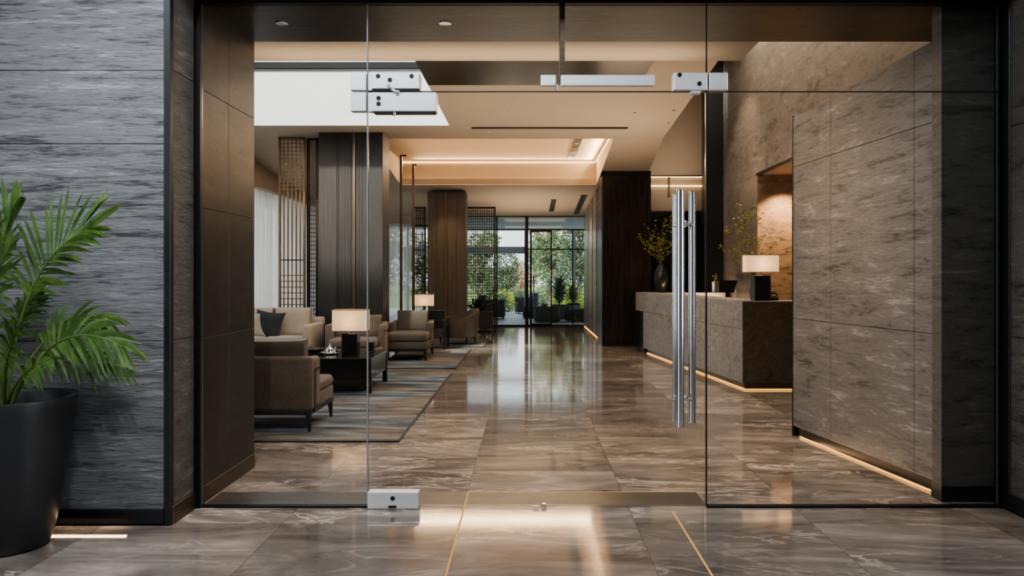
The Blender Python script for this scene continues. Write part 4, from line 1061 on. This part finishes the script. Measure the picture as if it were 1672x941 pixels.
one('stems', lambda bm: [tube(bm, [(0, 0, -.01), (.05 * math.cos(k), .04 * math.sin(k), .15), (.14 * math.cos(k), .08 * math.sin(k), .32)], .007, 5) for k in range(6)], 'twig', t)

# ------------------------------------------------------------------ garden
put(one('terrace', lambda bm: box(bm, -9, 9, YE + .0, 33, -.12, -.004), 'terrace_paving'), kind='structure')
put(one('lawn', lambda bm: box(bm, -60, 60, 33, 110, -.2, -.02), 'lawn'), kind='structure')
put(one('ground', lambda bm: box(bm, -60, 60, -20, 33, -.5, -.13), 'terrace_paving'), kind='structure')
put(one('terrace_canopy', lambda bm: (box(bm, -6, 6, YE + .2, 27, 2.91, 3.05)), 'canopy_grey'), kind='structure')
put(one('terrace_beam', lambda bm: (box(bm, -6, .02, 27.1, 27.4, gz(414, 27.1), gz(403, 27.1)), box(bm, -.1, .02, 27.1, 27.3, 0, 2.9), box(bm, 1.55, 1.65, 27.1, 27.3, 0, 2.9)), 'beam_grey'), kind='structure')
def foliage(bm, blobs, n, ls, rnd):
    tot = sum(b[3] * b[3] for b in blobs)
    for x, y, z, r in blobs: bush_leaves(bm, int(n * r * r / tot), r, r, r * .85, (x, y, z), ls, rnd, .6, .1)
def tree(name, label, x, y, h, blobs, mat, n, ls, seed, cat='tree', group=None, trunk=True):
    rnd = random.Random(seed); t = thing(name, label, cat, (x, y, -.02), group=group)
    def tr(bm):
        tube(bm, [(0, 0, 0), (.05, 0, h * .35), (-.03, 0, h * .75)], [.035 * h ** .8, .025 * h ** .8, .01 * h ** .8], 8)
        for bx_, by_, bz_, r in blobs: tube(bm, [(0.03, 0, h * .33), (bx_ * .6, by_ * .6, (h * .33 + bz_) / 2 + .1), (bx_, by_, bz_)], [.02 * h ** .7, .012 * h ** .7, .004 * h], 5)
    if trunk: one('trunk', tr, 'bark', t, True)
    one('foliage', lambda bm: foliage(bm, blobs, n, ls, rnd), mat, t)
    return t
def rblobs(rnd, w, z0, z1, n, r): return [(rnd.uniform(-w, w), rnd.uniform(-w, w), rnd.uniform(z0, z1), r * rnd.uniform(.7, 1.2)) for _ in range(n)]
rg = random.Random(5)
tree('garden_tree', 'tall airy tree reaching the top of the right garden pane', gx(905, 34), 34, 4.6, [(-.5, 0, 3.3, .55), (.3, 0, 3.0, .6), (0, 0, 2.5, .7), (-.35, .2, 4.0, .4), (.5, 0, 3.9, .35), (-.6, 0, 2.2, .6)], 'tree_leaf', 2600, .13, 1)
tree('garden_tree', 'dense tree on the right edge of the garden pane', gx(945, 32), 32, 4.6, [(.2, 0, 3.4, .6), (-.1, 0, 2.8, .6), (.3, 0, 2.2, .7), (-.3, 0, 1.7, .6), (.4, 0, 1.3, .6), (.1, 0, 4.1, .45)], 'dark_leaf', 2600, .13, 2)
tree('garden_tree', 'mid-height tree just right of the dark window mullion', gx(897, 40), 40, 4.2, [(-.3, 0, 2.7, .8), (.4, 0, 2.3, .8), (0, 0, 1.8, .9), (-.2, 0, 3.5, .6)], 'tree_leaf', 2400, .15, 3)
tree('garden_tree', 'small dark round-headed tree seen through the open garden doorway', gx(826, 38), 38, 2.6, [(0, 0, 2.0, .62), (.1, 0, 1.3, .55), (-.2, 0, 1.2, .6)], 'dark_leaf', 2200, .11, 4)
tree('blossom_tree', 'pinkish blossoming tree left of the dark window mullion', gx(847, 46), 46, 2.6, [(0, 0, 1.7, .6), (.2, 0, 1.2, .7), (-.2, 0, 1.0, .6)], 'blossom_leaf', 1500, .12, 5)
tree('garden_tree', 'spreading tree glimpsed through the far lattice', gx(782, 33), 33, 3.8, rblobs(rg, .5, 1.2, 3.0, 7, .55), 'tree_leaf', 2400, .14, 6)
for k, (px, Y, h) in enumerate(((752, 60, 5), (803, 66, 3.2), (842, 70, 2.8), (912, 56, 5.0), (955, 66, 5.2), (995, 56, 6.5), (690, 58, 6), (628, 54, 6))):
    tree('background_tree', 'hazy background tree in the row behind the garden', gx(px, Y), Y, h, rblobs(rg, 1.15, .7, h * .62, 8, 1.0 if h < 4 else 1.15), 'tree_leaf' if k % 2 else 'dark_leaf', 2200, .24, 30 + k, 'tree', 'trees in the row behind the garden')
for k, (px, Y, r, mat, lab) in enumerate((
        (822, 30, .5, 'lime_leaf', 'bright green shrub at the left of the open garden doorway'),
        (838, 42, .55, 'dark_leaf', 'low dark shrub at the end of the terrace path'),
        (851, 36, .45, 'tree_leaf', 'low shrub close to the dark window mullion'),
        (872, 33, .42, 'dark_leaf', 'bluish dark shrub beyond the outdoor armchairs'),
        (893, 35, .6, 'tree_leaf', 'leafy shrub behind the planter with the tall plant'),
        (925, 33, .55, 'lime_leaf', 'yellow-green shrub under the tall airy tree'),
        (944, 30, .45, 'lime_leaf', 'yellow-green shrub at the right edge of the garden pane'),
        (806, 28, .5, 'tree_leaf', 'green shrub glimpsed beside the lattice post'))):
    tree('garden_shrub', lab, gx(px, Y), Y, 1.0, [(0, 0, r * .8, r), (r * .5, 0, r * .6, r * .7), (-r * .5, 0, r * .65, r * .7)], mat, 900, .09, 60 + k, 'shrub', None, True)
def planter(px, Y, w, h, lab):
    t = thing('outdoor_planter', lab, 'planter', (gx(px, Y), Y, -.004))
    one('planter_box', lambda bm: (box(bm, -w / 2, w / 2, -.25, .25, 0, h, .01, 1),), 'planter_grey', t)
    one('planter_soil', lambda bm: box(bm, -w / 2 + .03, w / 2 - .03, -.22, .22, h - .01, h + .004), 'soil', t)
planter(913, 24.8, .5, .44, 'dark planter box with a tall plant in the right garden pane'); planter(936, 25.5, .4, .46, 'dark planter box with yellow-green leaves near the right window post')
def patio_plant(px, Y, z, h, n, mat, lab, seed):
    r_ = random.Random(seed); t = thing('patio_plant', lab, 'plant', (gx(px, Y), Y, z))
    def f(bm):
        for k in range(n):
            a = r_.uniform(0, 6.28); e = r_.uniform(.1, 1.35); d = Vector((math.cos(a) * math.cos(e), math.sin(a) * math.cos(e), math.sin(e)))
            leaf_blade(bm, Vector((d.x * .05, d.y * .05, -.01)) + Vector((0, 0, r_.uniform(0, h * .45))), d, Vector((0, 0, 1)), h * r_.uniform(.4, .65), .07, .4, 5)
    one('leaves', f, mat, t); one('stems', lambda bm: [tube(bm, [(0, 0, -.02), (.02 * math.cos(k), .02 * math.sin(k), h * .3), (.07 * math.cos(k), .07 * math.sin(k), h * .6)], .008, 5) for k in range(5)], 'twig', t)
patio_plant(913, 24.8, .44, 1.35, 130, 'tree_leaf', 'tall leafy plant growing in the planter of the right garden pane', 1)
patio_plant(936, 25.5, .46, .95, 100, 'lime_leaf', 'yellow-green plant in the planter near the right window post', 2)
def patio_chair(px, Y, rz, lab, low=1.0):
    t = thing('patio_armchair', lab, 'armchair', (gx(px, Y), Y, -.004), rz); t.scale = (1, 1, low)
    one('seat', lambda bm: box(bm, -.32, .32, -.36, .34, .05, .40, .05, 3), 'outdoor_fabric', t, True)
    one('backrest', lambda bm: box(bm, -.36, .36, .24, .40, .05, .74, .06, 3), 'outdoor_fabric', t, True)
    for sx_ in (-1, 1): one('arm', lambda bm: box(bm, min(sx_ * .38, sx_ * .27), max(sx_ * .38, sx_ * .27), -.34, .36, .05, .58, .05, 3), 'outdoor_fabric', t, True)
    for sx_ in (-1, 1):
        for sy_ in (-1, 1): one('leg', lambda bm: cyl(bm, (sx_ * .3, sy_ * .3, 0), (sx_ * .3, sy_ * .3, .08), .02, seg=8), 'frame_black', t)
patio_chair(806, 25.0, R(90), 'dark patio armchair left of the terrace path')
patio_chair(858, 28.5, R(-80), 'dark patio armchair right of the terrace path, farthest back')
patio_chair(872, 25.5, R(-90), 'dark patio armchair directly right of the window mullion', .62)
patio_chair(893, 23.3, R(180), 'dark patio armchair with its back to the right garden pane', .62)
patio_chair(950, 23.4, R(60), 'dark patio armchair beside the right window post', .62)

# ------------------------------------------------------------------ lights
def area(name, loc, rot, sx_, sy_, e, col, spread=180):
    l = bpy.data.lights.new(name, 'AREA'); l.shape = 'RECTANGLE'; l.size = sx_; l.size_y = sy_; l.energy = e; l.color = col; l.spread = R(spread)
    o = bpy.data.objects.new(name, l); COL.objects.link(o); o.location = loc; o.rotation_euler = tuple(R(a) for a in rot); return o
def spot(name, loc, tgt, e, col, ang=60, blend=.6, rad=.04):
    l = bpy.data.lights.new(name, 'SPOT'); l.energy = e; l.color = col; l.spot_size = R(ang); l.spot_blend = blend; l.shadow_soft_size = rad
    o = bpy.data.objects.new(name, l); COL.objects.link(o); o.location = loc
    o.rotation_euler = (Vector(tgt) - Vector(loc)).to_track_quat('-Z', 'Y').to_euler(); return o
WARM = (1, .68, .40); WARM2 = (1, .76, .53); COOL = (.90, .945, 1.0)
# foyer
area('foyer_ceiling_fill', (-1.6, 2.35, 4.15), (14, 0, 0), 4.5, 1.5, 165, COOL)  # unseen fill lamp added under the closed foyer ceiling
area('foyer_side_fill', (-6.4, -.8, 2.2), (90, 0, -90), 4.0, 3.6, 80, COOL)  # unseen fill lamp added at the left, no window in this wall
area('foyer_side_fill', (5.1, 2.0, 2.2), (90, 0, 90), 2.6, 3.0, 75, COOL)  # unseen fill lamp added at the right, no window here either
spot('foyer_wall_spot', (-1.2, 2.4, 4.0), (-2.2, 4.3, 1.55), 150, COOL, 55, 1)
area('baseboard_glow', (-2.36, 4.272, .05), (-35, 0, 0), .42, .015, .22, WARM)
# lobby
area('lobby_ceiling_light', (.3, 10.6, 3.55), (0, 0, 0), 2.4, 2.0, 36, WARM2)
area('lobby_front_light', (.3, 6.9, 3.5), (0, 0, 0), 2.6, 1.2, 40, WARM2)
area('tray_cove_light', (-.5, 16.30, 3.66), (-60, 0, 0), 3.6, .08, 22, WARM)
area('tray_cove_light', (1.30, 14.8, 3.62), (0, 120, 0), .08, 3.0, 18, WARM)
area('tray_glow', (-.6, 14.8, 3.40), (180, 0, 0), 3.2, 2.6, 15, (1, .56, .26))
area('ceiling_fill', (.3, 10.2, 2.0), (180, 0, 0), 3.8, 5.0, 30, WARM2)  # unseen up-light added in mid-air to brighten the ceiling
area('front_ceiling_fill', (-.4, 5.95, 2.3), (180, 0, 0), 3.4, .3, 3.6, WARM2, 70)  # unseen up-light added for the front ceiling strip
area('ceiling_fill', (1.65, 12.4, 2.2), (180, 0, 0), .9, 3.2, 9, WARM2)  # another unseen up-light, added for the ceiling's right edge
area('far_fill', (.0, 18.6, 1.9), (180, 0, 0), 2.0, 3.0, 18, WARM2)  # unseen up-light added below the far ceiling
area('lounge_light', (-3.0, 10.0, 3.5), (0, 0, 0), 2.4, 3.0, 26, (1, .95, .90))
area('reception_light', (3.0, 11.0, 5.4), (0, 0, 0), 1.2, 4.0, 50, (1, .86, .71))
spot('niche_spot', (4.0, 12.0, 2.9), (4.0, 12.45, .8), 170, WARM, 95)
spot('niche_spot', (4.0, 9.8, 2.9), (4.0, 9.9, .0), 60, WARM, 100)
spot('wall_wash_spot', (2.6, 12.6, 5.2), (3.6, 13.5, 1.6), 90, WARM2, 70)
spot('floor_spot', (.25, 7.0, 3.55), (.25, 6.6, 0), 60, WARM, 60, 1)
spot('floor_spot', (1.6, 6.3, 3.55), (1.9, 5.7, 0), 70, WARM, 62, 1)
spot('floor_spot', (-.9, 5.9, 2.98), (-1.2, 5.5, 0), 26, WARM, 80, 1)
spot('stone_spot', (.9, 5.9, 2.98), (2.4, 5.6, 1.2), 40, WARM2, 70, 1)
spot('jamb_spot', (-1.5, 5.1, 2.97), (-1.93, 5.1, 2.0), 5, WARM, 90, 1)
spot('lattice_fill', (-2.7, 9.0, 3.4), (-3.75, 12.9, 2.3), 90, WARM, 40, 1)  # unseen spot added to light the lattice from the front
spot('far_wall_fill', (1.1, 18.2, 2.9), (1.5, 18.6, .8), 30, WARM, 100, 1)  # unseen spot added to warm the far stone panels
spot('back_wall_fill', (2.9, 14.9, 3.2), (2.9, 16.2, 3.9), 14, WARM2, 120, 1)  # unseen spot added to brighten the beige wall behind reception
spot('column_spot', (1.9, 14.6, 3.2), (1.9, 15.2, .2), 16, WARM, 80, 1)
spot('column_spot', (-1.95, 12.7, 3.5), (-2.27, 12.95, .5), 30, WARM, 60, 1)
spot('column_spot', (-1.7, 16.5, 3.1), (-1.7, 17.0, .3), 24, WARM, 80, 1)
spot('counter_spot', (2.2, 8.6, 4.8), (2.25, 11.0, .9), 160, WARM2, 46, 1)
area('return_glow', (2.9, 13.7, .98), (90, 0, 0), 1.2, .06, 4, WARM)
area('foyer_wall_glow', (2.30, 5.7, .012), (180, 0, 0), .03, 1.7, .8, WARM)

sun = bpy.data.lights.new('sun', 'SUN'); sun.energy = 4.2; sun.angle = R(4); sun.color = (1, .95, .86)
so = bpy.data.objects.new('sun', sun); COL.objects.link(so); so.rotation_euler = (R(48), 0, R(-24))
w = bpy.data.worlds.new('World'); sc.world = w; w.use_nodes = True
nt = w.node_tree; bg = nt.nodes['Background']
sky = nt.nodes.new('ShaderNodeTexSky'); sky.sky_type = 'NISHITA'; sky.sun_disc = False; sky.sun_elevation = R(42); sky.sun_rotation = R(200); sky.air_density = 1.2; sky.dust_density = 3.5
mixn = nt.nodes.new('ShaderNodeMix'); mixn.data_type = 'RGBA'; mixn.inputs[0].default_value = .55
mixn.inputs[7].default_value = (6.0, 6.5, 7.0, 1)
nt.links.new(sky.outputs[0], mixn.inputs[6]); nt.links.new(mixn.outputs[2], bg.inputs[0]); bg.inputs[1].default_value = .17

cam = bpy.data.cameras.new('Camera'); co = bpy.data.objects.new('Camera', cam); COL.objects.link(co)
co.location = (0, 0, EYE); co.rotation_euler = (R(90), 0, 0)
cam.sensor_width = 36; cam.lens = 36 * F / 1672
cam.shift_x = -25 / 1672; cam.shift_y = -20.5 / 1672
cam.clip_start = .05; cam.clip_end = 300
sc.camera = co
sc.view_settings.view_transform = 'AgX'
sc.view_settings.look = 'AgX - Medium High Contrast'
sc.view_settings.exposure = 0.95
sc.cycles.max_bounces = 10; sc.cycles.transparent_max_bounces = 24; sc.cycles.glossy_bounces = 5; sc.cycles.diffuse_bounces = 4
sc.cycles.sample_clamp_indirect = 6; sc.cycles.caustics_reflective = False; sc.cycles.caustics_refractive = False
